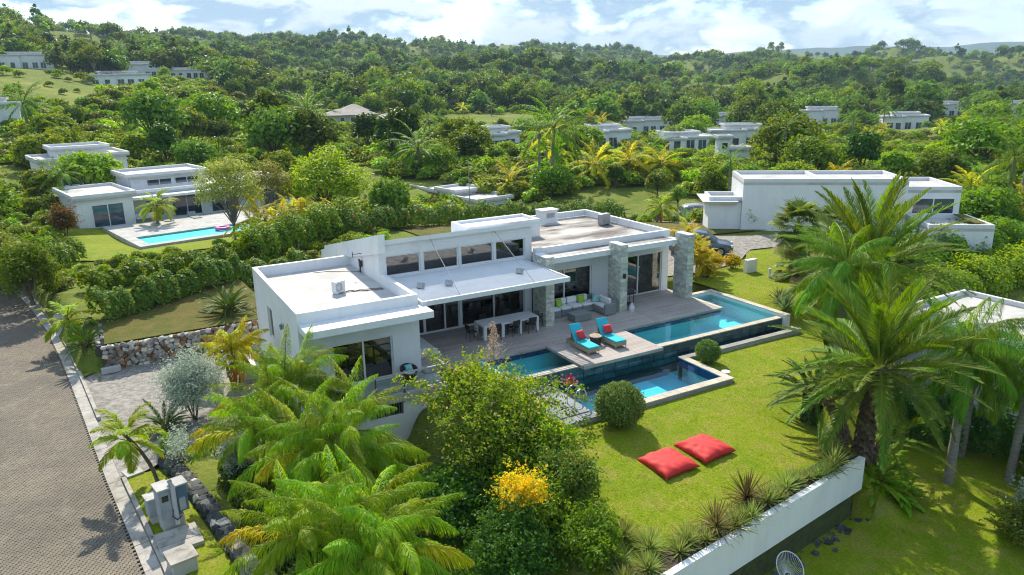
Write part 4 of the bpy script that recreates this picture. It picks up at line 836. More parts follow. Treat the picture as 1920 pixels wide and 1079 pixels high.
# ------------------------------------------------------------------ cars
def car(label,loc,rz,paint,group,L=4.5,W=1.8,H=1.65):
    t=thing('parked_car',label,'car',loc,rz,group)
    prof=[(-.5,.35),(-.5,.62),(-.485,.82),(-.42,.90),(-.30,.955)]  # unused stations kept simple below
    st=[(-.50,.38,.74,.80),(-.47,.26,.88,.90),(-.40,.22,.95,.97),(-.2,.22,.97,1.0),(.05,.22,.97,1.0),(.25,.22,.95,1.0),(.40,.23,.86,.97),(.47,.28,.76,.90),(.50,.38,.66,.78)]
    def loft(st,secs,name,mat):
        mb=MB(); n=len(secs(st[0]))
        for s in st: mb.v+=secs(s)
        for i in range(len(st)-1):
            for k in range(n): q=(k+1)%n; mb.f.append((i*n+k,i*n+q,(i+1)*n+q,(i+1)*n+k)); mb.m.append(0)
        mb.f.append(tuple(range(n))); mb.f.append(tuple((len(st)-1)*n+k for k in reversed(range(n)))); mb.m+=[0,0]
        me=mb.mesh(name,mat,True); fixn(me); o=link(name,me,t,False); md=o.modifiers.new('b','BEVEL'); md.width=.04; md.segments=2; md.angle_limit=R(40); return o
    loft(st,lambda s:[(s[0]*L,-W/2*s[3]*.93,s[1]),(s[0]*L,W/2*s[3]*.93,s[1]),(s[0]*L,W/2*s[3],(s[1]+s[2])/2),(s[0]*L,W/2*s[3]*.96,s[2]),(s[0]*L,-W/2*s[3]*.96,s[2]),(s[0]*L,-W/2*s[3],(s[1]+s[2])/2)],'body',paint)
    cb=[(-.46,.93,.95),(-.40,.93,1.42),(-.30,.93,1.60),(-.05,.93,1.66),(.08,.93,1.60),(.24,.93,1.05),(.27,.93,.97)]
    loft(cb,lambda s:[(s[0]*L,-W/2*.93,.93),(s[0]*L,W/2*.93,.93),(s[0]*L,W/2*(.93-.17*(s[2]-.93)/.7),s[2]),(s[0]*L,-W/2*(.93-.17*(s[2]-.93)/.7),s[2])],'cabin',paint)
    for sgn in (1,-1):
        for a,b in ((-.385,-.20),(-.185,-.02),(0.0,.15)):
            def Z(x): 
                for p,q in zip(cb,cb[1:]):
                    if p[0]<=x<=q[0]: return p[2]+(q[2]-p[2])*(x-p[0])/(q[0]-p[0])
                return 1.0
            def Y(z): return sgn*(W/2*(.93-.17*(z-.93)/.7)+.012)
            za,zb=Z(a)-.10,Z(b)-.10; g=MB(); pts=[(a*L,Y(1.0),1.0),(b*L,Y(1.0),1.0),(b*L,Y(zb),max(zb,1.02)),(a*L,Y(za),max(za,1.02))]; g.quad(*pts); g.build('side_window','car_glass',t,world=False)
        for x in (-.30,.31):
            wh=MB(); wh.tube([(x*L,sgn*(W/2-.22),.33),(x*L,sgn*(W/2-.01),.33)],.33,18); wo=wh.build('wheel','rubber',t,world=False); r_=MB(); r_.tube([(x*L,sgn*(W/2-.03),.33),(x*L,sgn*(W/2+.005),.33)],.2,14); r_.build('rim','metal_grey',wo,world=False)
        hl=MB(); hl.obox((.475*L,sgn*W*.36,.70),.08,.16,.07,-sgn*.4); hl.build('headlight','lamp_white',t,world=False); tl=MB(); tl.obox((-.485*L,sgn*W*.38,.84),.06,.1,.12); tl.build('tail_light','cushion_red',t,world=False); mr=MB(); mr.obox((.15*L,sgn*(W/2+.1),1.03),.06,.11,.07); mr.build('mirror',paint,t,world=False)
    g=MB(); y0=W*.40; g.quad((.245*L+.02,-y0,1.02+.01),(.245*L+.02,y0,1.03),(.09*L+.02,y0*.86,1.565),(.09*L+.02,-y0*.86,1.565)); g.build('windscreen','car_glass',t,world=False)
    g=MB(); g.quad((-.455*L-.02,y0,1.05),(-.455*L-.02,-y0,1.05),(-.405*L-.02,-y0*.88,1.42),(-.405*L-.02,y0*.88,1.42)); g.build('rear_window','car_glass',t,world=False)
    g=MB(); g.obox((.498*L,0,.5),.02,W*.28,.08); g.build('grille','metal_dark',t,world=False)
car('blue grey crossover car parked behind the yellow palms at the end of the deck',(37.0,38.3,gz(37,38.3)+.05),R(-44),'car_blue','cars parked by the villas'); car('silver grey estate car parked on the drive beside the neighbouring white house',(52.5,54.6,gz(52.5,54.6)+.15),R(-30),'car_silver','cars parked by the villas')
sheet('rear_drive',[(30.6,34.4),(37.5,35.2),(41,37.3),(45,36.5),(46,39),(40,42.5),(36,43),(31,42)],'drive_stone',.07,1.0)
sheet('neighbour_drive',[(44,47),(56,43),(60,52),(52,60),(46,56)],'drive_stone',.14,1.2)
# ------------------------------------------------------------------ other houses
BLOCKED=[]   # (x,y,r) keep plants away
def villa(name,label,x,y,rz,blocks,wins=(),z=None,e=.35,wall='white_render',roof='roof_white',cat='house',group=None,r=None):
    """blocks: x0,x1,y0,y1,h[,z0] flat-roofed volumes, front towards -y; wins: block index, face, a, b, z0, z1"""
    z=gz(x,y) if z is None else z
    t=thing(name,label,cat,(x,y,z),rz,group)
    for bi,b in enumerate(blocks):
        x0,x1,y0,y1,h=b[:5]; z0=b[5] if len(b)>5 else -1.6
        m=MB(); m.box(x0,x1,y0,y1,z0,h); w=m.build('wall',wall,t,world=False)
        m=MB()
        m.box(x0-e,x1+e,y0-e,y1+e,h+.003,h+.22); ro=m.build('roof',roof,t,world=False)
        m=MB(); k=.22
        for a in ((x0-e,x1+e,y0-e,y0-e+k),(x0-e,x1+e,y1+e-k,y1+e),(x0-e,x0-e+k,y0-e+k,y1+e-k),(x1+e-k,x1+e,y0-e+k,y1+e-k)): m.box(*a,h+.223,h+.5)
        m.build('parapet','white_paint' if wall=='white_render' else wall,ro,world=False)
    for bi,face,a,b_,z0,z1 in wins:
        x0,x1,y0,y1=blocks[bi][:4]; f=MB(); p=MB(); q=.07
        if face=='f':
            f.box(a,b_,y0-.05,y0-.004,z0,z0+q); f.box(a,b_,y0-.05,y0-.004,z1-q,z1); f.box(a,a+q,y0-.05,y0-.004,z0+q,z1-q); f.box(b_-q,b_,y0-.05,y0-.004,z0+q,z1-q)
            if b_-a>1.6: f.box((a+b_)/2-.04,(a+b_)/2+.04,y0-.05,y0-.004,z0+q,z1-q)
            p.box(a+.02,b_-.02,y0-.03,y0-.008,z0+.02,z1-.02)
        else:
            f.box(x0-.05,x0-.004,a,b_,z0,z0+q); f.box(x0-.05,x0-.004,a,b_,z1-q,z1); f.box(x0-.05,x0-.004,a,a+q,z0+q,z1-q); f.box(x0-.05,x0-.004,b_-q,b_,z0+q,z1-q); p.box(x0-.03,x0-.008,a+.02,b_-.02,z0+.02,z1-.02)
        w=f.build('window','frame_white',t,world=False); p.build('pane','pane_far',w,world=False)
    BLOCKED.append((x+math.cos(rz)*sum(b[0]+b[1] for b in blocks)/2/len(blocks),y+math.sin(rz)*sum(b[0]+b[1] for b in blocks)/2/len(blocks),r or max(b[1]-b[0] for b in blocks)*.72))
    return t
pmat('pane_far',(.06,.10,.14),(.03,.05,.07),.5,.06,spec=.9,lo=.4,hi=.6)
G_='white flat-roofed villas spread over the valley'
def modern(label,x,y,w,rz,h=3.4,d=8,seed=0,group=G_):
    r_=random.Random(seed); s=w*r_.uniform(.42,.58); o=r_.uniform(.8,2.0)
    bl=[(-w/2,-w/2+s,0,d,h*.95),(-w/2+s-.02,w/2,o,d+o,h),(-w/2+s*.5,w/2-s*.4,d*.45,d*1.1,h+.9,h-.3)]
    wn=[(0,'f',-w/2+s*.2,-w/2+s*.2+2.0,.1,2.3),(0,'f',-w/2+s*.62,-w/2+s*.62+1.6,.1,2.3)]
    k=-w/2+s+.6
    while k<w/2-2.2: wn.append((1,'f',k,k+1.9,.05,2.35)); k+=r_.uniform(2.5,3.6)
    wn.append((0,'l',d*.3,d*.3+1.2,.9,2.1))
    return villa('white_villa',label,x,y,rz,bl,wn,group=group)
modern('long white house on the grassy hilltop at the far left edge',-19,358,20,R(2),5,8,1)
modern('upper white house of the hillside cluster, beside the big dark tree',24,387,22,R(6),5.5,9,2)
modern('lower white house with solar panels in the left hillside cluster',10.4,277,19,R(4),3.6,8,3)
modern('low white house at the right end of the left hillside cluster',43,381,18,R(8),3.4,7,4)
modern('white house cut by the left edge behind the lone palm',-15.5,158,10,R(0),5.2,8,5)
modern('white house with a terrace in the hollow left of the tall royal palm',66,120,7.5,R(-8),3.2,7,6)
modern('white house with a small blue pool right of the tall royal palm',95,127,10.5,R(-20),3.5,8,7)
modern('long white house with hedge in the centre of the valley',175,212,22,R(-28),4.2,9,8)
modern('flat white house low behind the yellow palms, mostly roof',112,122,14,R(-24),2.6,9,9)
modern('white house with blue windows and lawn, nearest of the right valley row',137,129,15.5,R(-32),4.0,8,10)
modern('white house above the lawn terrace with a palm before its wall',224,224,16,R(-36),5,9,11)
modern('white house with wide glazing on the grassy knoll',260,204,20,R(-42),5.5,9,12)
modern('blank-walled white house on the knoll above the dry grass slope',237,153,14,R(-48),4.2,9,13)
modern('two storey white house far right behind the palm grove',334,195,17,R(-50),5,9,14)
modern('white building cut by the right edge of the valley',340,171,12,R(-55),7,9,15)
modern('small dark-roofed white house at the wood edge',366,310,11,R(-40),3,7,16); modern('white house half hidden in the trees below the blue house',401,306,15,R(-42),5,7,17)
villa('blue_house','small blue walled house with pale roof high in the right woods',523,375,R(-45),[(-8,8,0,9,6.5)],[(0,'f',-5,-2,2.5,4.6),(0,'f',1,4,2.5,4.6)],wall='blue_paint')
villa('white_tower','slim white gate tower with openings at the roadside in the valley',84.6,83.5,R(-25),[(-.9,.9,0,1.8,4.2),(1.0,4.2,0,2.6,2.4)],[(0,'f',-.5,.5,2.6,3.6),(0,'f',-.5,.5,.4,1.6)])
# solar panels on the hillside house
t=thing('solar_panel','dark solar panels on the lower hillside house roof','solar panel',(6.5,279,gz(10.4,277)+4.0),R(4))
for k in range(4):
    s=MB(); s.obox((k*1.5,0,.5),.7,1.0,.04,0,0,R(25)); s.build('panel','solar',t,world=False)
# thatched-looking house with hip roofs, pink house on the hill
def hip(name,label,x,y,rz,parts,wall,roof,h=3.0,rise=2.4,group=None):
    z=gz(x,y); t=thing(name,label,'house',(x,y,z),rz,group)
    for (x0,x1,y0,y1,dz) in parts:
        m=MB(); m.box(x0,x1,y0,y1,-2,h+dz); m.build('wall',wall,t,world=False)
        m=MB(); e=.8; a,b,c,d=x0-e,x1+e,y0-e,y1+e; i=min(b-a,d-c)/2*.85; zz=h+dz; ym=(c+d)/2
        P=[(a,c,zz),(b,c,zz),(b,d,zz),(a,d,zz),(a+i,ym,zz+rise),(b-i,ym,zz+rise)]; m.v=P; m.f=[(0,1,5,4),(1,2,5),(2,3,4,5),(3,0,4),(3,2,1,0)]; m.m=[0]*5; m.build('roof',roof,t,world=False)
        k=x0+1
        while k<x1-1.5:
            p=MB(); p.box(k,k+1.2,y0-.05,y0-.004,dz+.6,dz+2.3); w=p.build('window','frame_white',t,world=False); p=MB(); p.box(k+.1,k+1.1,y0-.07,y0-.052,dz+.7,dz+2.2); p.build('pane','pane_far',w,world=False); k+=2.6
    BLOCKED.append((x,y,14)); return t
hip('hip_roof_house','large grey brown hip-roofed house in the trees left of centre',62,190,R(-12),[(-9,4,0,8,.6),(3,11,-3,5,-.8),(-4,2,4,12,1.6)],'tan_wall','brown_roof',2.8,1.5)
hip('pink_house','pink house with red tiled roof on the distant hilltop',319,556,R(-30),[(-9,4,0,10,5.5),(4,14,1,10,2.5)],'pink_wall','tile_roof',3.2,3.2)
# white roofs of the low building behind the villa
villa('low_building','low white walled building with stepped parapets in the hollow behind the villa hedge',37.2,84,R(-80),[(-1,3,0,4,.9),(3.02,8,-.6,4.4,.4),(-9,-1.02,0,4.5,.6)],[],z=-1.7)
s=MB(); s.tube([(36.8,75.5,-1),(36.8,75.5,3.6)],.05,6); tag(s.build('mast','metal_grey'),'thin grey mast beside the low white building','mast'); BLOCKED.append((34,90,7)); BLOCKED.append((40,74,5))
# left neighbour with pool
NB=villa('white_villa','white neighbouring villa with a lap pool, half behind garden trees',-2.2,79.3,R(12),[(0,4.9,0,8,3.0),(4.92,17.5,1.9,9,2.7),(6.0,13.5,4.2,10,4.1),(17.5,21.5,.5,9,2.6)],[(0,'f',1.2,4.0,.25,2.45),(1,'f',6.5,8.2,.1,2.1),(1,'f',9,12,.1,2.3),(1,'f',13,16,.1,2.3),(2,'f',7.5,10,3.2,3.9),(2,'f',10.3,12.8,3.2,3.9),(3,'f',18.2,20.8,.3,2.2)],group='villas next to the main villa',r=15,z=-.75)
m=MB(); m.box(4.6,17.8,.1,2.2,2.45,2.69); m.build('porch_roof','white_render',NB,world=False); m=MB(); m.box(-.2,5.2,-.9,0,-.35,.02); m.build('plinth','metal_dark',NB,world=False)
nx=lambda a,b,z=0:tuple(Matrix.Rotation(R(12),3,'Z')@Vector((a,b,0))+Vector((-2.2,79.3,z)))
NP=thing('lap_pool','turquoise lap pool with pale paving before the neighbouring villa','swimming pool',nx(5,-8,-.40),R(12))
for a in ((-3.4,8.4,-5.4,-4.6),(-3.4,12,-.8,6.5),(-3.4,-2.52,-4.6,-.8),(7.5,8.4,-4.6,-.8)):
    m=MB(); m.box(a[0],a[1],a[2],a[3],-.3,.12); m.build('paving','concrete_pale',NP,world=False)
m=MB(); m.box(-2.52,7.5,-4.6,-.8,-.6,-.05); m.build('basin','pool_tile',NP,world=False); m=MB(); m.quad((-2.52,-4.6,.04),(7.5,-4.6,.04),(7.5,-.8,.04),(-2.52,-.8,.04)); m.build('water','water_far',NP,world=False)
s=MB(); ring=[(.55*math.cos(a),.55*math.sin(a),0) for a in [2*math.pi*k/20 for k in range(20)]]; s.tube(ring+ring[:2],.16,7,cap=False); o=s.build('pool_ring','pink_float',smooth=True); o.location=nx(9.6,-10.2,-.27); tag(o,'pink inflatable ring floating in the neighbouring lap pool','pool ring')
for k,(a,b,lab) in enumerate(((7.2,-2.0,'grey sun lounger beside the lap pool, nearer the garden palm'),(9.8,-2.2,'grey sun lounger beside the lap pool, farther from the garden palm'))):
    p=nx(a,b,-.55); t=thing('sun_lounger',lab,'sun lounger',p,R(12),'grey loungers by the lap pool'); rbox(t,'base','wicker_grey',-.4,.4,-1,.5,0,.35,.02); rbox(t,'backrest','wicker_grey',-.4,.4,.4,1.1,.45,.53,.02,rot=(R(40),0,0))
p=nx(6.0,.6,-.6); t=thing('patio_sofa','pale wicker patio sofa under the neighbouring porch','sofa',p,R(12)); rbox(t,'base','wicker_grey',-1,1,-.4,.4,0,.4,.02); rbox(t,'back','cushion_white',-1,1,.3,.5,.4,.85,.03); rbox(t,'seat_cushion','cushion_white',-.95,.95,-.4,.28,.403,.52,.03)
modern('white villa with angled slab roof behind the lap pool villa',-1.0,101,9.5,R(10),3.0,8,21,'villas next to the main villa')
# right neighbour: long blank wall
NR=villa('white_villa','long blank white wall house with lower terrace wing behind the date palms',45.2,42.3,R(-36.5),[(0,12.6,0,5.6,3.95),(12.62,17.0,1.0,7.0,3.2),(-2.6,-.02,.3,3.4,2.45),(13.0,17.6,-3.6,.98,1.0)],[(1,'f',13.4,16.6,1.5,2.8)],group='villas next to the main villa',r=13,z=.0,e=.004)
m=MB(); m.box(6.0,6.25,.0,5.6,4.18,4.44); m.build('roof_rib','white_paint',NR,world=False); m=MB(); m.hexa([(-2.95,-.05,2.4),(-.36,-.05,2.4),(-.36,3.75,2.4),(-2.95,3.75,2.4),(-3.2,-.3,2.66),(-.36,-.3,2.66),(-.36,4.0,2.66),(-3.2,4.0,2.66)]); m.build('side_roof','white_paint',NR,world=False)
m=MB(); m.box(16.4,17.1,-3.2,.5,1.53,1.6); m.build('roof_planter','lawn_dry',NR,world=False)
# house at the right edge below the palms
XH=villa('white_villa','white flat-roofed house at the right edge, half hidden by queen palms',36.5,10.5,R(90),[(-2,12.2,-6.5,0,-.35,-4)],[],z=0,group='villas next to the main villa',r=9)
for k in range(5):
    m=MB(); m.box(35.95+.02,36.45,12.2+k*2.1,12.5+k*2.1,-3.2,-.55); 
m=MB(); 
for k in range(5):
    m=MB(); a=-1.5+k*2.9; m.box(a,a+.3,.35,.65,-3.6,-.36); m.build('column','white_paint',XH,world=False)
for a,b in ((.2,2.6),(5.2,8.0)):
    m=MB(); m.box(a,b,.004,.05,-3.2,-1.2); w=m.build('window','frame_white',XH,world=False); m=MB(); m.box(a+.1,b-.1,.052,.07,-3.1,-1.3); m.build('pane','pane_far',w,world=False)
sheet('patio',[(31.5,8.5),(35.9,8.5),(35.9,22),(33.2,20.5),(32.8,14)],'terrace_stone',.16,1.0)
# ------------------------------------------------------------------ plants
import numpy as np
def np_mesh(name,V,k,mats,mi=None,smooth=False):
    """V: (n,k,3) faces of k corners each"""
    n=V.shape[0]; me=bpy.data.meshes.new(name); me.vertices.add(n*k); me.vertices.foreach_set('co',V.reshape(-1).astype(np.float32)); me.loops.add(n*k); me.loops.foreach_set('vertex_index',np.arange(n*k,dtype=np.int32)); me.polygons.add(n); me.polygons.foreach_set('loop_start',np.arange(0,n*k,k,dtype=np.int32))
    for m in (mats if isinstance(mats,(list,tuple)) else [mats]): me.materials.append(M[m])
    if mi is not None: me.polygons.foreach_set('material_index',mi.astype(np.int32))
    me.update(calc_edges=True); return me
def nrm(a): return a/np.maximum(np.linalg.norm(a,axis=1,keepdims=True),1e-9)
def leaves(C,N,S,rng,asp=.5,fold=.12,T=None):
    n=len(C); N=nrm(N)
    if T is None: T=rng.normal(size=(n,3))
    T=nrm(T-N*(T*N).sum(1,keepdims=True)); B=np.cross(N,T); S=S[:,None]
    return np.stack([C-T*S*.5,C+B*S*asp*.5+N*S*fold+T*S*.05,C+T*S*.5-N*S*fold*.6,C-B*S*asp*.5+N*S*fold+T*S*.05],1)
def blob_leaves(blobs,n,size,seed,asp=.55,shell=.62,up=.5,jit=.9):
    rng=np.random.default_rng(seed); b=np.array(blobs,float); w=(b[:,3]*b[:,4]*b[:,5])**(2/3); idx=rng.choice(len(b),n,p=w/w.sum())
    d=nrm(rng.normal(size=(n,3))); d[:,2]=np.where(d[:,2]<-.55,-d[:,2]*.5,d[:,2]); d=nrm(d)
    r=shell+(1-shell)*rng.random(n)**.7; r*=1+.10*np.sin(d[:,0]*7+idx)*np.cos(d[:,1]*6+idx*2)+.06*rng.normal(size=n)
    C=b[idx,:3]+d*r[:,None]*b[idx,3:6]
    N=nrm(d/b[idx,3:6]*b[idx,3:6].mean(1,keepdims=True))*(1-up)+np.array([0,0,1])*up+rng.normal(size=(n,3))*jit*.5
    S=size*rng.uniform(.6,1.35,n); return leaves(C,N,S,rng,asp)
def sprays(blobs,n,L,per,size,seed,asp=.55):
    rng=np.random.default_rng(seed+999); b=np.array(blobs,float); i=rng.integers(0,len(b),n); d=nrm(rng.normal(size=(n,3))+np.array([0,0,.7])); d[:,2]=np.abs(d[:,2]); p0=b[i,:3]+d*b[i,3:6]*.85; l=L*rng.uniform(.4,1.2,n)
    t=rng.random((n,per)); C=p0[:,None,:]+d[:,None,:]*(l[:,None]*t)[:,:,None]+rng.normal(size=(n,per,3))*size*.45; C[:,:,2]-=.25*l[:,None]*t*t; C=C.reshape(-1,3); m=len(C)
    return leaves(C,rng.normal(size=(m,3))*.7+np.array([0,0,.7]),size*rng.uniform(.55,1.1,m),rng,asp)
def rand_blobs(w,h,z0,n,seed,flat=.75,rmin=.22,rmax=.42):
    r_=random.Random(seed); B=[]
    for k in range(n):
        a=2*math.pi*(k*.381966+r_.random()*.15); q=math.sqrt((k+.5)/n); rr=w/2*q*.72*r_.uniform(.8,1.15); s=w*r_.uniform(rmin,rmax)*(1-.25*q)
        z=z0+(h-z0)*(.30+.42*(1-q*q)*r_.uniform(.75,1.2)+.1*r_.random()); B.append((rr*math.cos(a),rr*math.sin(a),z,s,s*r_.uniform(.85,1.1),s*flat*r_.uniform(.8,1.1)))
    return B
def limbs(mb,blobs,h0,rad,seed,mi=0):
    r_=random.Random(seed)
    mb.tube([(0,0,-.4),(r_.uniform(-.1,.1),r_.uniform(-.1,.1),h0*.5),(0,0,h0)],[rad*1.3,rad,rad*.8],7,mi)
    for b in blobs:
        x,y,z=b[:3]; mb.tube([(0,0,h0*.9),(x*.4+r_.uniform(-.2,.2),y*.4+r_.uniform(-.2,.2),h0*.9+(z-h0*.9)*.6),(x*.9,y*.9,z)],[rad*.55,rad*.35,rad*.12],5,mi)
def tree_meshes(name,w,h,z0,nb,n,size,leaf,bark,seed,asp=.55,flat=.75,shell=.62,up=.45,rad=None,h0=None,rmin=.22,rmax=.42):
    B=rand_blobs(w,h,z0,nb,seed,flat,rmin,rmax); cm=np_mesh('crown',np.concatenate([blob_leaves(B,int(n*.84),size,seed,asp,shell,up),sprays(B,int(n*.16/12)+1,w*.13,12,size*.9,seed,asp)],0),4,leaf); mb=MB(); limbs(mb,B,h0 or max(z0,.6),rad or .035*w,seed); return cm,mb.mesh('trunk',bark,True)
def place_tree(name,label,ms,x,y,rz=0,s=1,group=None,cat='tree',z=None,sz=None):
    t=thing(name,label,cat,(x,y,gz(x,y)-.05 if z is None else z),rz,group); t.scale=(s,s,sz or s)
    for nm,me in zip(('crown','trunk') if len(ms)==2 else ('foliage','stems','blossom'),ms): 
        if me: o=bpy.data.objects.new(nm,me); COL.objects.link(o); o.parent=t
    return t
# ---- palms
def frond(L,e0,e1,nl,ll,lw,vee,droop,plum,mat,seed,bare=.14,pw=1.25,rach='rach'):
    """a feather leaf growing along +x: arching rachis with paired leaflets that hang"""
    rng=np.random.default_rng(seed); K=18; t=np.linspace(0,1,K+1); ang=R(e0)+(R(e1)-R(e0))*t**pw; dx=np.cos(ang)*L/K; dz=np.sin(ang)*L/K
    P=np.stack([np.concatenate([[0],np.cumsum(dx[:-1])]),np.zeros(K+1),np.concatenate([[0],np.cumsum(dz[:-1])])],1)
    P[:,1]=.05*L*np.sin(t*2+seed)*t
    s=bare+(1-bare)*(np.arange(nl)+rng.random(nl)*.5)/nl; s=np.clip(s,0,.999); V=[]
    base=np.stack([np.interp(s,t,P[:,i]) for i in range(3)],1); a=np.interp(s,t,ang); T=np.stack([np.cos(a),0*a,np.sin(a)],1); U=np.stack([-np.sin(a),0*a,np.cos(a)],1)
    q=(s-bare)/(1-bare); ln=ll*(np.sin(np.pi*np.clip(q*.86+.12,0,1))**.7)*(1-.25*q)
    fwd=R(38)+R(28)*q
    for sg in (-1,1):
        l=ln*rng.uniform(.85,1.12,nl); va=R(vee)+rng.normal(size=nl)*R(plum)
        side=np.stack([0*a,sg*np.ones(nl),0*a],1)
        D=T*np.sin(fwd)[:,None]+(side*np.cos(va)[:,None]+U*np.sin(va)[:,None])*np.cos(fwd)[:,None]; D=nrm(D)
        G=np.array([0,0,-1.]); mid=base+D*(l*.5)[:,None]+G*(droop*l*.12)[:,None]; D2=nrm(D+G*(droop*rng.uniform(.7,1.3,nl))[:,None]); tip=mid+D2*(l*.5)[:,None]
        W=nrm(np.cross(D,np.cross(D,T)+1e-6)+.0)*0+nrm(np.cross(D,np.array([[0,0,1.]])+rng.normal(size=(nl,3))*.25)); hw=lw*.5*rng.uniform(.8,1.2,nl)[:,None]
        V.append(np.stack([base-W*hw*.6,base+W*hw*.6,mid+W*hw,mid-W*hw],1)); V.append(np.stack([mid-W*hw,mid+W*hw,tip+W*hw*.12,tip-W*hw*.12],1))
    V=np.concatenate(V,0)
    r0=.022*L**.5; F=[]
    for i in range(K):
        r1=r0*(1-.85*t[i]);r2=r0*(1-.85*t[i+1])
        for (ya,za),(yb,zb) in (((-1,0),(0,.7)),((0,.7),(1,0)),((1,0),(-1,0))): F.append([P[i]+np.array([0,ya*r1,za*r1]),P[i]+np.array([0,yb*r1,zb*r1]),P[i+1]+np.array([0,yb*r2,zb*r2]),P[i+1]+np.array([0,ya*r2,za*r2])])
    F=np.array(F); mi=np.concatenate([np.zeros(len(V)),np.ones(len(F))]); return np_mesh('frond',np.concatenate([V,F],0),4,[mat,rach],mi)
leafmat('rach',(.17,.21,.04),(.24,.24,.06),trans=.1,rough=.4); leafmat('rach_dry',(.33,.25,.13),(.28,.2,.1),trans=.1,rough=.6)
def fan_leaf(L,e0,ns,fl,mat,seed,droop=.5):
    rng=np.random.default_rng(seed); a=R(e0); hub=np.array([math.cos(a)*L,0,math.sin(a)*L]); T=np.array([math.cos(a*.6),0,math.sin(a*.6)]); S=np.array([0,1.,0]); U=np.cross(T,S)*-1
    V=[]
    for k in range(ns):
        th=R(-125+250*k/(ns-1)); D=T*math.cos(th)+S*math.sin(th)-U*0; l=fl*(.75+.25*math.cos(th*.8))*rng.uniform(.9,1.08); D=D/np.linalg.norm(D); W=np.cross(D,np.array([-T[2],0,T[0]])); W/=np.linalg.norm(W)+1e-9; w=fl*.05
        m=hub+D*l*.55+np.array([0,0,.03]); D2=D+np.array([0,0,-droop*rng.uniform(.5,1.4)]); D2/=np.linalg.norm(D2); tip=m+D2*l*.45
        V.append([hub-W*w*.25,hub+W*w*.25,m+W*w,m-W*w]); V.append([m-W*w,m+W*w,tip+W*w*.1,tip-W*w*.1])
    F=[]; r_=.02
    for (ya,za),(yb,zb) in (((-1,0),(0,1)),((0,1),(1,0)),((1,0),(-1,0))): F.append([np.array([0,ya*r_,za*r_]),np.array([0,yb*r_,zb*r_]),hub+np.array([0,yb*r_*.6,zb*r_*.6]),hub+np.array([0,ya*r_*.6,za*r_*.6])])
    V=np.array(V);F=np.array(F); return np_mesh('frond',np.concatenate([V,F],0),4,[mat,'rach'],np.concatenate([np.zeros(len(V)),np.ones(len(F))]))
def trunk_mesh(h,r0,r1,lean,seed,mat='bark_pale',stubs=False,n=9):
    rnd=random.Random(seed); mb=MB(); K=max(6,int(h*3)); p=[];q=[]
    for k in range(K+1):
        t=k/K; p.append((lean[0]*t*t,lean[1]*t*t,-.4+(h+.4)*t)); q.append((r0+(r1-r0)*t)*(1+(.05 if k%2 else -.03)))
    mb.tube(p,q,n)
    if stubs:
        z=.1; i=0
        while z<h:
            t=z/h; r_=r0+(r1-r0)*t
            for k in range(7):
                a=2*math.pi*k/7+(i%2)*.45+rnd.uniform(-.1,.1); x,y=lean[0]*t*t+math.cos(a)*r_,lean[1]*t*t+math.sin(a)*r_
                mb.obox((x,y,z),.055,.09,.11,a,-.5+rnd.uniform(-.2,.2),0)
            z+=.17; i+=1
    return mb.mesh('trunk',mat,not stubs)
FR={}
def fronds(kind,seed=0):
    if (kind,seed) in FR: return FR[(kind,seed)]
    A=dict(
     feather=lambda k,f:frond(2.6,85-92*f,12-95*f,125,.64,.02,2,2.0,44,'frond_feather',k+seed*50,.14,1.0),
     yellow=lambda k,f:frond(1.6,78-100*f,0-90*f,90,.5,.022,6,2.0,32,'frond_yellow',k+seed*50+7),
     date=lambda k,f:frond(3.2,84-112*f,52-118*f,100,.55,.026,26,.12,10,'frond_date',k+seed*50+11,.10,1.3),
     queen=lambda k,f:frond(2.8,76-110*f,0-90*f,110,.85,.022,2,2.4,32,'frond_royal',k+seed*50+13,.16,.9),
     royal=lambda k,f:frond(3.6,75-100*f,15-100*f,56,.75,.055,8,.7,22,'frond_royal',k+seed*50+17),
     coco=lambda k,f:frond(4.2,72-85*f,10-90*f,56,.85,.06,4,.6,6,'frond_royal',k+seed*50+19),
     croton=lambda k,f:frond(1.25,80-70*f,25-85*f,26,.42,.05,15,.5,6,'leaf_croton',k+seed*50+23),
     gold=lambda k,f:frond(2.6,80-80*f,20-95*f,44,.65,.055,10,.6,8,'frond_yellow',k+seed*50+27),
     small=lambda k,f:frond(1.35,70-85*f,0-85*f,40,.46,.045,8,.6,10,'frond_gold2',k+seed*50+29),
     cycad=lambda k,f:frond(1.1,70-70*f,25-75*f,44,.20,.026,30,.1,3,'frond_cycad',k+seed*50+31,.06),
     cycad_big=lambda k,f:frond(1.7,66-70*f,20-80*f,52,.26,.03,25,.1,3,'frond_cycad',k+seed*50+33,.06),
     fern=lambda k,f:frond(1.0,70-50*f,0-60*f,30,.22,.05,5,.3,5,'frond_feather',k+seed*50+35,.04),
     dry=lambda k,f:frond(2.6,-35-30*f,-85,50,.45,.035,5,.8,20,'dry_frond',k+seed*50+37,.1,.8,'rach_dry'),
     orange=lambda k,f:frond(1.5,-20-20*f,-85,44,.42,.05,5,.8,16,'frond_orange',k+seed*50+39,.1,.8,'rach_dry'))
    n=7; FR[(kind,seed)]=[A[kind](k,k/(n-1)) for k in range(n)]; return FR[(kind,seed)]
leafmat('frond_gold2',(.15,.25,.02),(.24,.32,.025),(.38,.30,.03),.08,trans=.42,rough=.35)
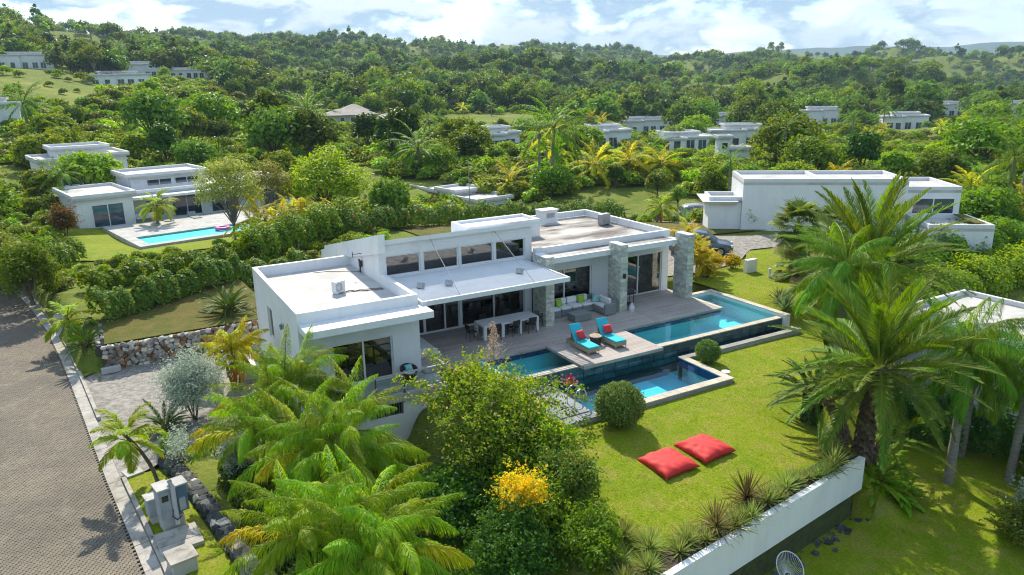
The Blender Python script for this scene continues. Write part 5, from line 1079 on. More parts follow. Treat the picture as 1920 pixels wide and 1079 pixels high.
def palm(name,label,x,y,h,kind,n,seed,s=1,lean=(0,0),tr=(.16,.11),mat='bark_pale',stubs=False,extra=(),group=None,z=None,sheath=None,rz=0,amin=0,amax=1,tz_=None,cat='palm'):
    rnd=random.Random(seed); zb=gz(x,y) if z is None else z; t=thing(name,label,cat,(x,y,zb),rz,group)
    if h>.15: o=bpy.data.objects.new('trunk',trunk_mesh(h,tr[0],tr[1],lean,seed,mat,stubs)); COL.objects.link(o); o.parent=t
    if sheath: m=MB(); m.tube([(lean[0]*.9,lean[1]*.9,h-.05),(lean[0],lean[1],h+sheath*.5),(lean[0],lean[1],h+sheath)],[tr[1]*1.15,tr[1]*1.05,tr[1]*.5],9); m.build('crownshaft','frond_royal',t,True,False)
    V=fronds(kind,seed%2)
    top=Vector((lean[0],lean[1],h+(sheath or 0)*.9))
    for i in range(n):
        f=amin+(amax-amin)*((i+.5)/n); k=min(6,max(0,int(f*7+rnd.uniform(-.5,.5)))); o=bpy.data.objects.new('frond',V[k]); COL.objects.link(o); o.parent=t
        a=i*2.39996+rnd.uniform(-.25,.25); o.location=top+Vector((math.cos(a)*tr[1]*.6,math.sin(a)*tr[1]*.6,-.25*f*(1 if h>.5 else .2)+rnd.uniform(-.05,.05))); o.rotation_euler=(rnd.uniform(-.25,.25),rnd.uniform(-.10,.10),a); q=s*rnd.uniform(.86,1.12); o.scale=(q,q,q)
    for kind2,m in extra:
        V2=fronds(kind2)
        for i in range(m):
            o=bpy.data.objects.new('dry_frond',rnd.choice(V2)); COL.objects.link(o); o.parent=t; a=rnd.uniform(0,6.28); o.location=top+Vector((0,0,-.3)); o.rotation_euler=(0,0,a); q=s*rnd.uniform(.7,1); o.scale=(q,q,q); o['label']='dead hanging frond'
    return t
def clump_palm(name,label,x,y,stems,kind,n,seed,s=1,z=None,group=None,tr=(.07,.05),extra=()):
    """several thin stems from one root, each with its own head of fronds"""
    rnd=random.Random(seed); zb=gz(x,y) if z is None else z; t=thing(name,label,'palm',(x,y,zb),0,group); V=fronds(kind,seed%2)
    for (dx,dy,h) in stems:
        m=MB(); m.tube([(dx*.25,dy*.25,-.3),(dx*.6,dy*.6,h*.5),(dx,dy,h)],[tr[0],tr[0]*.9,tr[1]],7); m.build('stem','rach',t,True,False)
        for i in range(n):
            f=(i+.5)/n; k=min(6,max(0,int(f*7+rnd.uniform(-.5,.5)))); o=bpy.data.objects.new('frond',V[k]); COL.objects.link(o); o.parent=t; a=i*2.39996+rnd.uniform(-.3,.3)+seed; o.location=(dx,dy,h-.15*f); o.rotation_euler=(rnd.uniform(-.25,.25),rnd.uniform(-.12,.12),a); q=s*rnd.uniform(.82,1.12); o.scale=(q,q,q)
    for kind2,dx,dy,h,a,q in extra:
        o=bpy.data.objects.new('dry_frond',fronds(kind2)[3]); COL.objects.link(o); o.parent=t; o.location=(dx,dy,h); o.rotation_euler=(0,0,a); o.scale=(q,q,q)
    return t
# foreground feather palms left of the villa
clump_palm('feather_palm','tall feathery palm clump right in front of the bedroom balcony',4.9,26.3,[(0,0,3.3),(.7,.4,3.0),(-.6,-.3,2.9)],'feather',16,1,.95,z=-1.5,extra=[('yellow',-.6,-.3,2.7,3.0,1.4),('dry',.6,.4,2.8,-1.4,.75)])
clump_palm('feather_palm','feathery palm clump in the middle of the front garden, below the balcony palm',5.3,21.6,[(0,0,3.3),(.9,.5,3.1),(-.9,.2,3.0),(.3,-.8,2.8)],'feather',16,2,1.0,z=-1.8,extra=[('yellow',-.5,0,2.8,3.4,1.4)])
clump_palm('feather_palm','big feathery palm clump at the bottom edge of the picture',3.95,16.1,[(0,0,3.8),(.9,.2,3.6),(-.9,.4,3.5),(.2,-1.0,3.3),(1.0,-.8,3.2)],'feather',15,3,.9,z=-1.9,extra=[('yellow',-.8,.4,3.3,2.6,1.5),('dry',.8,.2,3.3,.4,.8),('yellow',1.0,-.8,3.0,-.6,1.4),('dry',-.2,-1.0,3.0,4.2,.75)])
clump_palm('feather_palm','feathery palm clump with yellow drooping tips near the silver shrubs',3.3,24.0,[(0,0,2.7),(.4,.5,2.3)],'feather',13,4,.85,z=-1.3,extra=[('yellow',-.2,0,2.4,3.2,1.3),('yellow',-.2,.1,2.4,2.7,1.3)])
clump_palm('yellow_palm','yellow green palm with one orange dead frond beside the villa side wall',4.1,33.6,[(0,0,2.0),(.5,.2,1.8),(-.4,.2,1.7)],'yellow',12,5,1.0,z=-1.0,extra=[('orange',.1,-.3,1.7,-1.9,1.0),('orange',.25,-.3,1.7,-1.6,.9)])
palm('young_palm','young palm with thin bent trunk by the kerb above the utility cabinets',.25,26.1,2.05,'small',15,6,1.0,(-.75,-.1),(.07,.055),'bark',z=-.95)
palm('young_palm','young palm on the verge in front of the white utility post',-2.3,43.6,1.7,'small',18,7,1.15,(-.25,0),(.09,.07),'bark',z=-.95)
palm('cycad','dark green cycad on a short trunk on the verge beside the driveway corner',-1.75,40.4,1.15,'cycad',34,8,1.05,(0,0),(.16,.15),'bark_date',True,z=-.95,cat='cycad')
palm('cycad','spreading dark green cycad on the side lawn behind the villa',5.2,41.6,.35,'cycad_big',46,9,.95,(0,0),(.2,.2),'bark_date',True,cat='cycad')
palm('cycad','dark cycad in front of the silver shrub on the driveway edge',.85,30.4,.25,'cycad_big',26,10,.75,(0,0),(.15,.15),'bark_date',True,cat='cycad')
palm('cycad','shaggy trunked cycad on the lawn beyond the red cushions',23.5,17.6,1.35,'cycad_big',36,12,1.05,(0,0),(.36,.30),'frond_cycad',True,cat='cycad',extra=(('dry',0),))
# date palms and queen palms at the right
palm('date_palm','large date palm at the corner of the white retaining wall',24.2,15.7,4.0,'date',64,13,1.2,(.1,-.2),(.30,.24),'bark_date',True,extra=(('dry',6),))
palm('date_palm','leaning side stem of the corner date palm with a few low fronds',23.6,16.2,1.9,'date',14,14,.62,(-.75,.3),(.19,.15),'bark_date',True)
palm('date_palm','short right side stem at the foot of the corner date palm',24.9,15.7,1.0,'date',16,15,.72,(.7,-.1),(.19,.15),'bark_date',True)
palm('date_palm','tall date palm behind the others, in front of the blank white wall',35.6,23.9,4.7,'date',64,16,1.6,(0,0),(.32,.26),'bark_date',True,extra=(('dry',5),))
palm('queen_palm','queen palm with a long smooth pale trunk on the lower lawn',27.7,14.2,5.2,'queen',26,17,.95,(.3,.2),(.20,.13),'bark_pale',sheath=.5)
palm('queen_palm','queen palm drooping over the pool end, left of the corner date palm',30.7,21.9,4.2,'queen',34,18,1.1,(0,0),(.19,.13),'bark_pale',sheath=.4)
palm('queen_palm','queen palm before the flat roof of the house at the right edge',30.3,15.2,4.6,'queen',22,19,.9,(0,0),(.18,.12),'bark_pale',sheath=.4)
palm('queen_palm','queen palm cut by the right edge with long hanging fronds',29.8,13.0,4.6,'queen',22,20,.9,(.2,0),(.18,.12),'bark_pale',sheath=.4)
def fan_palm(label,x,y,h,n,seed,s=1):
    rnd=random.Random(seed); t=thing('fan_palm',label,'palm',(x,y,gz(x,y))); o=bpy.data.objects.new('trunk',trunk_mesh(h,.22,.2,(0,0),seed,'bark_date',True)); COL.objects.link(o); o.parent=t
    V=[fan_leaf(.95,75-145*k/7,30,.85,'frond_fan' if k<6 else 'dry_frond',seed+k,.35+.1*k) for k in range(8)]
    for i in range(n):
        f=(i+.5)/n; k=min(7,int(f*8)); o=bpy.data.objects.new('frond',V[k]); COL.objects.link(o); o.parent=t; o.location=(0,0,h-.5*f*f); o.rotation_euler=(rnd.uniform(-.2,.2),0,i*2.4+rnd.uniform(-.2,.2)); q=s*rnd.uniform(.85,1.12); o.scale=(q,q,q)
fan_palm('bushy fan palm in front of the blank white wall, tallest of the fan palms',39.6,32.1,2.9,56,41,1.2); fan_palm('smaller fan palm leaning over the drive left of the bushy one',37.4,30.4,1.2,26,42,.95); fan_palm('fan palm between the date palm and the blank white wall',43.5,32.5,2.3,34,43,1.0)
# yellow cane palms and crotons at the end of the deck
for i,(x,y,hh,lab) in enumerate(((31.8,33.2,1.9,'yellow cane palm closest to the stone fin pillar'),(32.9,33.9,1.5,'yellow cane palm between pillar and parked car'),(33.2,35.6,2.6,'tall orange-tipped cane palm rising over the car roof'))): clump_palm('cane_palm',lab,x,y,[(0,0,hh),(.3,.25,hh*.85),(-.3,.15,hh*.75),(.1,-.3,hh*.6)],'croton',9,60+i,1.0,tr=(.035,.03))
# big agaves
def rosette(name,label,x,y,n,L,w,mat,seed,group=None,z=None,stem=0,e=(82,8),curve=.25,cat='agave',dry=0):
    rnd=random.Random(seed); t=thing(name,label,cat,(x,y,gz(x,y)+.03 if z is None else z),rnd.uniform(0,6),group)
    V=[];mi=[]
    for i in range(n):
        f=(i+.5)/n; a=i*2.39996; el=R(e[0]+(e[1]-e[0])*f+rnd.uniform(-6,6)); l=L*rnd.uniform(.8,1.1); p=Vector((0,0,stem)); d=Vector((math.cos(a)*math.cos(el),math.sin(a)*math.cos(el),math.sin(el))); sd=Vector((-math.sin(a),math.cos(a),0)); K=3; pts=[]
        for k in range(K+1):
            ww=w*(.75,1.0,.7,.04)[k]; pts.append((p-sd*ww/2,p.copy(),p+sd*ww/2)); p=p+d*l/K; d=(d+Vector((0,0,-curve))).normalized()
        up=Vector((0,0,-w*.18))
        for k in range(K):
            A,B=pts[k],pts[k+1]; V.append([A[0],A[1]+up,B[1]+up,B[0]]); V.append([A[1]+up,A[2],B[2],B[1]+up])
            mi+= [1 if f>1-dry else 0]*2
    me=np_mesh('leaves',np.array([[tuple(q) for q in f] for f in V]),4,[mat,'leaf_yucca_dry'],np.array(mi)); o=bpy.data.objects.new('leaves',me); COL.objects.link(o); o.parent=t
    if stem: m=MB(); m.tube([(0,0,-.2),(0,0,stem)],[.12,.10],7); m.build('stem','bark',t,False,False)
    return t
YU=[(12.3,15.3,.55),(12.65,14.55,.6),(13.86,14.2,.55),(13.3,13.95,.5),(15.0,14.2,.75),(15.65,14.05,.6),(17.0,14.85,.78),(17.6,14.5,.62),(16.5,14.15,.5),(18.1,14.45,.42),(18.75,14.75,.6),(19.35,14.85,.5),(20.3,14.75,.42),(20.65,14.7,.45),(21.45,14.95,.7),(22.15,15.75,.62),(14.35,14.0,.45),(16.15,14.2,.45),(21.0,14.75,.5),(19.9,14.8,.35),(12.0,13.8,.55),(11.4,14.4,.6),(11.0,13.6,.55)]
YL=['spiky pale yucca at the near end of the wall bed','dense pale yucca beside the near end of the retaining wall','small spiky yucca on the lawn edge of the bed','low yucca hugging the white wall','large dark purple-tipped yucca, nearer of the two dark ones','pale green yucca just right of the nearer dark yucca','large dark yucca in the middle of the wall bed','tall pale yucca right behind the middle dark yucca','small green yucca between the two dark yuccas by the wall','small yellow green plant right of the middle yuccas','dark green yucca on the lawn edge right of the middle','bright yucca beside the dark green lawn edge one','small bright plant close to the wall toward the corner','low bright rosette toward the wall corner','large pale yucca close to the wall corner','pale yucca on the lawn near the date palm foot','tiny rosette left of the nearer dark yucca','tiny rosette between the pale and the small green yucca','low rosette left of the corner yucca','smallest rosette in the middle gap of the bed','yucca at the bottom edge beside the wall','yucca cut by the bottom edge of the picture','low yucca at the bottom edge against the wall top']
for i,((x,y,L),lab) in enumerate(zip(YU,YL)): rosette('yucca',lab,x,y,90 if L>.5 else 60,L*1.25,.05,'leaf_yucca_dry' if i in (4,6) else 'leaf_yucca',100+i,'yuccas along the retaining wall',stem=.25 if i in (4,6) else .08,e=(85,-25 if i in (4,6) else 2),curve=.06,cat='yucca',dry=.45 if i in (4,6) else .08)
for i,(x,y,L,lab) in enumerate(((49.5,53.8,1.9,'big blue green agave behind the villa roof, beside the silver car'),(47.0,50.5,1.6,'blue agave in front of the silver car'),(46.5,46.8,1.2,'agave at the foot of the neighbour side roof'),(47.8,46.0,.9,'small agave by the blank wall foot'))): rosette('agave',lab,x,y,34,L,.2,'leaf_agave',200+i,'agaves on the slope behind the villa',e=(80,12),curve=.08)
rosette('cactus_clump','grey green upright cactus clump at the right end of the infinity pool',32.3,26.6,46,1.3,.14,'leaf_agave',210,None,e=(86,35),curve=.05,cat='cactus'); rosette('cactus_clump','dry spiky clump beside the pool end wall',33.0,27.6,40,.9,.07,'leaf_yucca_dry',211,None,e=(80,10),curve=.1,cat='cactus')
for i,(x,y) in enumerate(((24.5,15.1),(25.2,15.3),(23.9,14.7),(25.8,15.9),(24.6,14.4))): palm('fern',('lush fern at the foot of the corner date palm','bright fern right of the date palm foot','fern under the end of the white wall','fern on the slope behind the date palm foot','fern nearest the lower lawn shade')[i],x,y,.05,'fern',26,220+i,1.15,cat='fern',group='ferns under the date palm')
# ---- bushes and hedges
def bush(name,label,x,y,w,d,h,n,size,leaf,seed,z=None,group=None,nb=9,asp=.5,up=.35,stems='bark',cat='bush',z0=.1,shell=.6,extra=None,rz=0):
    r_=random.Random(seed); B=[]
    for k in range(nb):
        a=k*2.4; q=math.sqrt((k+.5)/nb)*.62; B.append((w/2*q*math.cos(a),d/2*q*math.sin(a),z0+(h-z0)*(.34+.34*r_.random()*(1-q*.6)),w*.5*r_.uniform(.36,.58),d*.5*r_.uniform(.36,.58),(h-z0)*r_.uniform(.30,.5)))
    V=np.concatenate([blob_leaves(B,int(n*.68),size,seed,asp,shell*.8,up),sprays(B,int(n*.32/12),max(w,h)*.26,12,size,seed,asp)],0); V[:,:,2]=np.maximum(V[:,:,2],.02)
    mb=MB()
    for k in range(7): 
        a=k*2.4; mb.tube([(r_.uniform(-.1,.1),r_.uniform(-.1,.1),-.2),(w*.15*math.cos(a),d*.15*math.sin(a),h*.4),(w*.3*math.cos(a),d*.3*math.sin(a),h*.8)],[.03,.022,.008],4)
    return place_tree(name,label,(np_mesh('foliage',V,4,leaf),mb.mesh('stems',stems),extra),x,y,rz,1,group,cat,z) if False else _bush(name,label,V,leaf,mb,stems,x,y,z,group,cat,rz,extra)
def _bush(name,label,V,leaf,mb,stems,x,y,z,group,cat,rz,extra,mi=None):
    t=thing(name,label,cat,(x,y,gz(x,y) if z is None else z),rz,group); o=bpy.data.objects.new('foliage',np_mesh('foliage',V,4,leaf,mi)); COL.objects.link(o); o.parent=t; mb.build('stems',stems,t,False,False)
    if extra: o=bpy.data.objects.new('blossom',extra); COL.objects.link(o); o.parent=t
    return t
leafmat('leaf_round',(.07,.15,.05),(.15,.24,.10),trans=.25,rough=.5)
def spiky_round(label,x,y,r_,h,n,seed):
    rng=np.random.default_rng(seed); d=nrm(rng.normal(size=(n,3))); d[:,2]=np.abs(d[:,2])*np.where(rng.random(n)<.62,1,-.9); rr=(.45+.57*rng.random(n)**.6); rr*=1+.05*rng.normal(size=n)
    C=d*rr[:,None]*np.array([r_,r_,h*.5])+np.array([0,0,h*.52]); C[:,2]=np.maximum(C[:,2],.03); N=np.cross(d,rng.normal(size=(n,3)))+d*1.1; T=d*.5+np.array([0,0,.45])+rng.normal(size=(n,3))*.35
    V=leaves(C,N,rng.uniform(.10,.22,n),rng,.22,.03,T); mb=MB(); 
    for k in range(5): a=k*1.3; mb.tube([(0,0,-.1),(.3*r_*math.cos(a),.3*r_*math.sin(a),h*.5)],[.04,.015],4)
    _bush('round_bush',label,V,'leaf_round',mb,'bark',x,y,None,'clipped round bushes by the lower pool','bush',0,None)
spiky_round('large clipped round bush on the lawn in front of the lower pool',16.45,20.95,.95,1.75,15000,1); spiky_round('smaller round bush at the corner between the two pools',24.05,24.0,.58,1.15,6000,2)
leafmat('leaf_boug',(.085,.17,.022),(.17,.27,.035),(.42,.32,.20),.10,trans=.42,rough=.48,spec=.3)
# bougainvillea tree over the terrace
def boug():
    rng=np.random.default_rng(5); B=[(0,0,3.6,1.5,1.4,.8),(1.0,.8,3.3,1.2,1.0,.7),(-.9,.6,3.3,1.0,1.0,.7),(.3,-1.1,2.9,1.5,1.2,1.0),(-.9,-.9,2.6,1.2,1.2,1.1),(1.2,-.5,2.5,1.1,1.1,1.1),(.2,-2.0,1.9,1.5,1.2,1.2),(1.1,-2.2,1.2,1.2,1.2,1.1),(-.8,-2.2,1.2,1.3,1.3,1.1),(2.0,.3,2.4,.9,.6,.5),(0,.9,3.9,.9,.8,.6)]
    V=np.concatenate([blob_leaves(B,17000,.14,5,.6,.35,.5),sprays(B,420,1.15,16,.14,5,.6)],0); mb=MB(); r_=random.Random(5)
    for k in range(46):
        a=r_.uniform(0,6.28); e=r_.uniform(.2,1.3); L=r_.uniform(1.8,3.4); p=Vector((r_.uniform(-.4,.4),r_.uniform(-1.4,.4),r_.uniform(.2,1.4))); pts=[p]; d=Vector((math.cos(a)*math.cos(e),math.sin(a)*math.cos(e),math.sin(e)))
        for i in range(5): p=p+d*L/5; d=(d+Vector((r_.uniform(-.3,.3),r_.uniform(-.3,.3),-.12))).normalized(); pts.append(p)
        mb.tube(pts,[.04,.032,.025,.018,.012,.006],4)
    # long arching canes towards the pool, with leaves
    E=[]
    for (tx,ty,tz_) in ((4.6,.6,2.7),(4.0,-.6,1.9),(3.6,1.5,2.6),(-2.6,1.6,4.3),(-2.2,.9,3.6),(3.2,-1.5,1.2),(-1.2,2.2,4.9),(4.9,-.2,2.2)):
        pts=[Vector((0,0,2.6))]; 
        for i in range(1,9): t=i/8; pts.append(Vector((tx*t,ty*t,2.6+(tz_-2.6)*t+.9*math.sin(math.pi*t)*(1 if tx>0 else .4))))
        mb.tube(pts,[.03-.003*i for i in range(9)],4)
        for p in pts[2:]:
            for _ in range(34): E.append(tuple(p+Vector((r_.gauss(0,.16),r_.gauss(0,.16),r_.gauss(0,.10)))))
    E=np.array(E); V=np.concatenate([V,leaves(E,rng.normal(size=E.shape)*.6+np.array([0,0,.8]),rng.uniform(.09,.19,len(E)),rng,.6)],0)
    F=rng.normal(size=(70,3))*np.array([.14,.14,.10])+np.array([4.1,.5,3.15]); fl=np_mesh('blossom',leaves(F,rng.normal(size=F.shape),rng.uniform(.07,.13,70),rng,.8),4,'flower_red')
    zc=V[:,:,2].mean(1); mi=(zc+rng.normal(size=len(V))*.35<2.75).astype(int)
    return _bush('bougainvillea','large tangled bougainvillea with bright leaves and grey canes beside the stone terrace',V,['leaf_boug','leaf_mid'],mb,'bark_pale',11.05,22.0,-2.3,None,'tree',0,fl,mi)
boug()
# dry flowering plume in front of the table
mb=MB(); mb.tube([(0,0,0),(.02,.02,1.2),(0,.05,2.3)],[.03,.02,.006],5); rng=np.random.default_rng(9); n=1500; tt=rng.random(n)**.8; br=np.round(tt*9)/9; C=np.stack([rng.normal(size=n)*.34*(1.05-br)*(.3+np.abs(np.sin(br*40))),rng.normal(size=n)*.34*(1.05-br)*(.3+np.abs(np.cos(br*31))),.6+tt*1.9],1); V=leaves(C,rng.normal(size=(n,3)),rng.uniform(.05,.12,n),rng,.22); _bush('grass_plume','dry pinkish flower plume rising above the bougainvillea in front of the dining table',V,'plume_dry',mb,'bark_pale',13.0,24.9,.55,None,'plant',0,None)
bush('shrub','dark leafy shrub with pale new leaves at the lower end of the bougainvillea',11.8,17.6,2.2,2.5,2.3,7000,.15,'leaf_seagrape',12,z=-1.25,nb=10); bush('shrub','yellow blossoming shrub against the dark garden bushes',9.45,16.6,1.5,1.4,2.5,4200,.10,'leaf_yellow',13,z=-1.3,z0=1.5,nb=7); bush('shrub','dark green undergrowth shrub below the yellow blossoms',10.9,17.4,2.8,2.8,2.6,9000,.15,'leaf_mid',14,z=-1.9,nb=9); bush('shrub','dark shrub between the feather palms and the bougainvillea',8.7,20.0,3.0,3.2,2.2,7000,.17,'leaf_dark',15,z=-2.4,nb=9); bush('shrub','leafy dark shrub at the bottom edge right of the big feather palm',8.6,15.8,3.0,2.8,3.2,9000,.15,'leaf_dark',16,z=-2.3); bush('shrub','leafy shrub on the lawn corner at the bottom edge',10.9,15.1,1.9,1.9,1.5,4500,.14,'leaf_mid',18,z=-1.25,nb=8); bush('shrub','leafy shrub at the lawn edge in front of the yellow blossoms',11.6,16.0,1.4,1.5,1.2,3500,.13,'leaf_boug',19,z=-1.2,nb=7); bush('shrub','shrub on the lawn edge beside the yellow blossoms',12.6,19.6,1.5,1.8,2.0,4500,.15,'leaf_boug',17,z=-1.0,nb=7)
bush('silver_shrub','tall silver leaved shrub at the inner edge of the driveway',2.0,31.0,2.5,2.9,2.9,13000,.105,'leaf_silver',20,z=-1.0,nb=14,shell=.45); bush('silver_shrub','smaller silver shrub below the driveway, beside the feather palms',2.9,25.3,1.6,1.8,1.8,5500,.10,'leaf_silver',21,z=-1.1,nb=9,shell=.45); bush('dry_shrub','tangle of grey dry stems over the stone wall by the young palm',1.1,27.0,1.4,2.6,1.3,1500,.08,'leaf_silver',22,z=-.95,nb=8,stems='bark_pale',shell=.3); bush('shrub','small leafy shrub with red blossom beside the young palm',.75,27.8,.8,.9,.9,1200,.10,'leaf_seagrape',23,z=-.95)
bush('shrub','dense dark shrub under the small palm on the verge',-1.6,39.9,.9,.8,.8,1400,.10,'leaf_dark',24,z=-.95); bush('red_bush','dark red leaved bush beside the neighbouring villa corner',-3.3,76.0,2.6,2.6,3.0,3000,.2,'leaf_redbush',25,nb=8)
for i,(x,y,s,lab) in enumerate(((34.6,34.6,1.4,'yellow orange croton bush in front of the car, left one'),(36.2,34.4,1.2,'yellow orange croton bush in front of the car, right one'),(33.2,33.6,1.0,'low yellow croton at the foot of the cane palms'))): bush('croton',lab,x,y,s,s,s*.85,1800,.14,'leaf_croton',30+i,nb=6,group='croton bushes by the parked car')
bush('shrub','yellow green shrub against the foot of the blank white wall',46.2,42.4,1.6,1.6,2.0,1800,.17,'leaf_bright',34)
def hedge(name,label,path,w,h,n,size,leaf,seed,group=None,stems='bark_pale',wob=.16,cat='hedge',z=None):
    rng=np.random.default_rng(seed); P=np.array(path,float); seg=np.linalg.norm(np.diff(P,axis=0),axis=1); cum=np.concatenate([[0],np.cumsum(seg)]); s=rng.random(n)*cum[-1]; x=np.interp(s,cum,P[:,0]); y=np.interp(s,cum,P[:,1]); k=np.clip(np.searchsorted(cum,s,'right')-1,0,len(seg)-1); D=np.diff(P,axis=0)[k]/seg[k][:,None]
    a=rng.random(n)*math.pi; lump=1+wob*np.sin(s*1.9+seed)+wob*.8*np.sin(s*4.7+1)+wob*.5*np.sin(s*9.1)
    r_=np.sqrt(rng.uniform(.35,1,n)); off=np.cos(a)*w/2*r_*lump; zz=h*(.12+.88*np.sin(a)**.6*r_)*lump
    gx=x-D[:,1]*off; gy=y+D[:,0]*off; z0=np.array([gz(u,v) for u,v in zip(gx,gy)]) if z is None else np.full(n,z)
    C=np.stack([gx,gy,z0+zz],1); N=np.stack([-D[:,1]*np.cos(a),D[:,0]*np.cos(a),np.sin(a)+.3],1)+rng.normal(size=(n,3))*.45
    o0=Vector((P[0,0],P[0,1],float(z0[0]))); V=leaves(C,N,size*rng.uniform(.6,1.3,n),rng,.75)-np.array(o0)
    mb=MB(); m=int(cum[-1]*1.6); r2=random.Random(seed)
    for i in range(m):
        q=r2.random()*cum[-1]; bx=float(np.interp(q,cum,P[:,0])); by=float(np.interp(q,cum,P[:,1])); bz=gz(bx,by) if z is None else z; e=(r2.uniform(-.4,.4)*w,r2.uniform(-.4,.4)*w); mb.tube([Vector((bx,by,bz-.1))-o0,Vector((bx+e[0]*.5,by+e[1]*.5,bz+h*.4))-o0,Vector((bx+e[0],by+e[1],bz+h*.8))-o0],[.045,.03,.012],4)
    t=thing(name,label,cat,tuple(o0),0,group); o=bpy.data.objects.new('foliage',np_mesh('foliage',V,4,leaf)); COL.objects.link(o); o.parent=t; mb.build('stems',stems,t,False,False); return t
hedge('hedge','sea grape hedge with orange leaves along the top of the side lawn',[(-1.2,43.6),(.8,44.6),(3.2,46.0),(5.6,47.6),(8.5,49.0),(11.5,49.5)],1.7,1.55,15000,.19,'leaf_seagrape',1); hedge('hedge','dark hedge between the side lawn and the neighbouring pool garden',[(-1.5,50),(1,51.5),(4,53),(7,54.5),(11,56.5)],2.2,1.2,15000,.2,'leaf_mid',2); hedge('hedge','loose leafy hedge along the edge of the pool garden lawn',[(-6.5,58),(-5,61),(-3.5,63.5),(-2.6,66)],2.2,1.9,8000,.2,'leaf_mid',3)
hedge('hedge','overgrown hedge bending along the road towards the neighbouring villa',[(-4.2,50.5),(-5.2,55),(-6,60),(-7.5,66),(-9.5,72)],3.0,2.6,16000,.2,'leaf_mid',4); hedge('hedge','long sea grape hedge right behind the villa roof',[(16,58.5),(21,60),(27,60.5),(33,60),(39,59),(45,58)],2.6,1.9,16000,.22,'leaf_seagrape',5); hedge('hedge','dark hedge rising behind the left wing of the villa',[(8.5,54),(11.5,56),(15,58),(18,60.5)],2.8,2.6,12000,.2,'leaf_mid',6)
hedge('hedge','deep green hedge along the far side of the lower lawn',[(28.5,19.0),(30.4,17.5),(31.6,15),(32.4,12.5),(33.6,9)],2.6,2.3,16000,.15,'leaf_dark',7); hedge('hedge','leafy shrub belt below the terrace wing of the blank house',[(50,31),(54,31.5),(58,31),(62,30)],4.5,2.6,14000,.24,'leaf_mid',81); hedge('hedge','bright shrub belt in front of the terrace wing, towards the queen palms',[(46,29),(50,28),(55,27),(60,26)],4,2.0,11000,.22,'leaf_bright',82); hedge('hedge','clipped green hedge below the right edge house',[(33.8,22.5),(36,24.5),(40,25.8),(46,26)],2.5,2.0,10000,.18,'leaf_mid',8); hedge('hedge','dark planting along the stone wall at the foot of the feather palms',[(2.9,27.5),(2.7,24),(3.3,20),(3.9,16)],1.2,.7,7000,.14,'leaf_dark',9,z=-1.3)
bush('shrub','leafy shrub with pale leaves in the bottom right corner',27.6,10.6,2.4,2.6,2.4,6000,.14,'leaf_silver',60,z=-3.6); bush('shrub','olive green shrub in the bottom right corner next to the pale one',26.2,10.4,2.6,2.4,1.8,5000,.14,'leaf_olive',61,z=-3.7); bush('shrub','dark rounded shrub above the bottom right corner',30.6,11.6,3.0,3.0,2.6,6000,.15,'leaf_dark',62,z=-3.6)
# ---- garden and valley trees
LM=[(-19,358,'left hilltop house'),(24,387,'upper hillside house'),(10.4,277,'solar panel house'),(-15.5,158,'house at the left edge'),(66,120,'house in the hollow'),(95,127,'house with the small pool'),(175,212,'long hedged house'),(112,122,'house that shows mostly roof'),(137,129,'house with blue windows'),(224,224,'house above the lawn terrace'),(260,204,'wide glazed knoll house'),(237,153,'blank-walled knoll house'),(334,195,'two storey far house'),(62,190,'hip-roofed house'),(84.6,83.5,'slim gate tower'),(37,84,'low stepped building'),(50,78.6,'lone royal palm'),(39.6,96.5,'coconut palm'),(29.9,119.4,'dense royal palm'),(9.5,113,'travellers palms'),(-1,101,'angled roof villa'),(50,40,'long blank white wall'),(66,79,'golden palm row'),(0,244,'left grass slope'),(135,250,'centre meadow'),(168,107,'dry knoll grass'),(20,180,'slope clearing'),(110,60,'right edge grove'),(140,90,'right slope grove')]
SEEN_L={}
def where(what,x,y):
    a,b,n=min(LM,key=lambda l:(l[0]-x)**2+(l[1]-y)**2); D=math.hypot(x,y); dD=D-math.hypot(a,b); lat=(math.atan2(x,y)-math.atan2(a,b))*D; dist=math.hypot(x-a,y-b)
    far='close' if dist<9 else 'some way' if dist<20 else 'well'
    side='left of' if lat<0 else 'right of'; dep='behind' if dD>0 else 'before'
    rel=f'{far} {side} {n}' if abs(lat)>2.5*abs(dD) else f'{far} {dep} {n}' if abs(dD)>2.5*abs(lat) else f'{far} {dep} and {side} {n}'
    return f'{what} {rel}'
leafmat('leaf_airy',(.12,.16,.05),(.19,.22,.08),(.34,.30,.17),.14,trans=.45,rough=.45)
place_tree('garden_tree','tall airy tree with sparse grey green leaves in front of the neighbouring villa',tree_meshes('a',6.6,7.4,1.8,26,7500,.19,'leaf_airy','bark_pale',51,.5,.9,.3,.4,.11,1.6,.14,.24),9.4,65.0)
place_tree('garden_tree','airy young tree right of the tall sparse one by the lap pool',tree_meshes('a',5.4,6.6,1.6,20,5600,.19,'leaf_airy','bark_pale',52,.5,.9,.3,.4,.09,1.5,.14,.24),13.2,67.5)
place_tree('garden_tree','large bright green leafy tree behind the left wing of the villa',tree_meshes('b',8.6,7.2,1.5,24,13000,.26,'leaf_bright','bark',53,.6,.85,.45,.5,.16,1.4,.16,.28),18.2,67.5)
for i,(x,y,s,lab) in enumerate(((12.6,62.2,1.0,'yellow green palm clump at the end of the lap pool'),(15.2,61.5,.9,'palm clump behind the left wing hedge'),(10.6,60.6,.8,'low palm clump beside the airy tree trunk'),(11.2,63.6,1.15,'palm clump in front of the right half of the lap pool villa'),(14.6,63.0,1.1,'palm clump under the bright leafy tree'),(16.8,61.0,1.0,'palm clump at the end of the dark hedge behind the left wing'))): clump_palm('areca_palm',lab,x,y,[(0,0,1.6*s),(.6,.3,1.4*s),(-.6,.2,1.3*s)],'gold',9,300+i,.9*s,group='palm clumps by the lap pool')
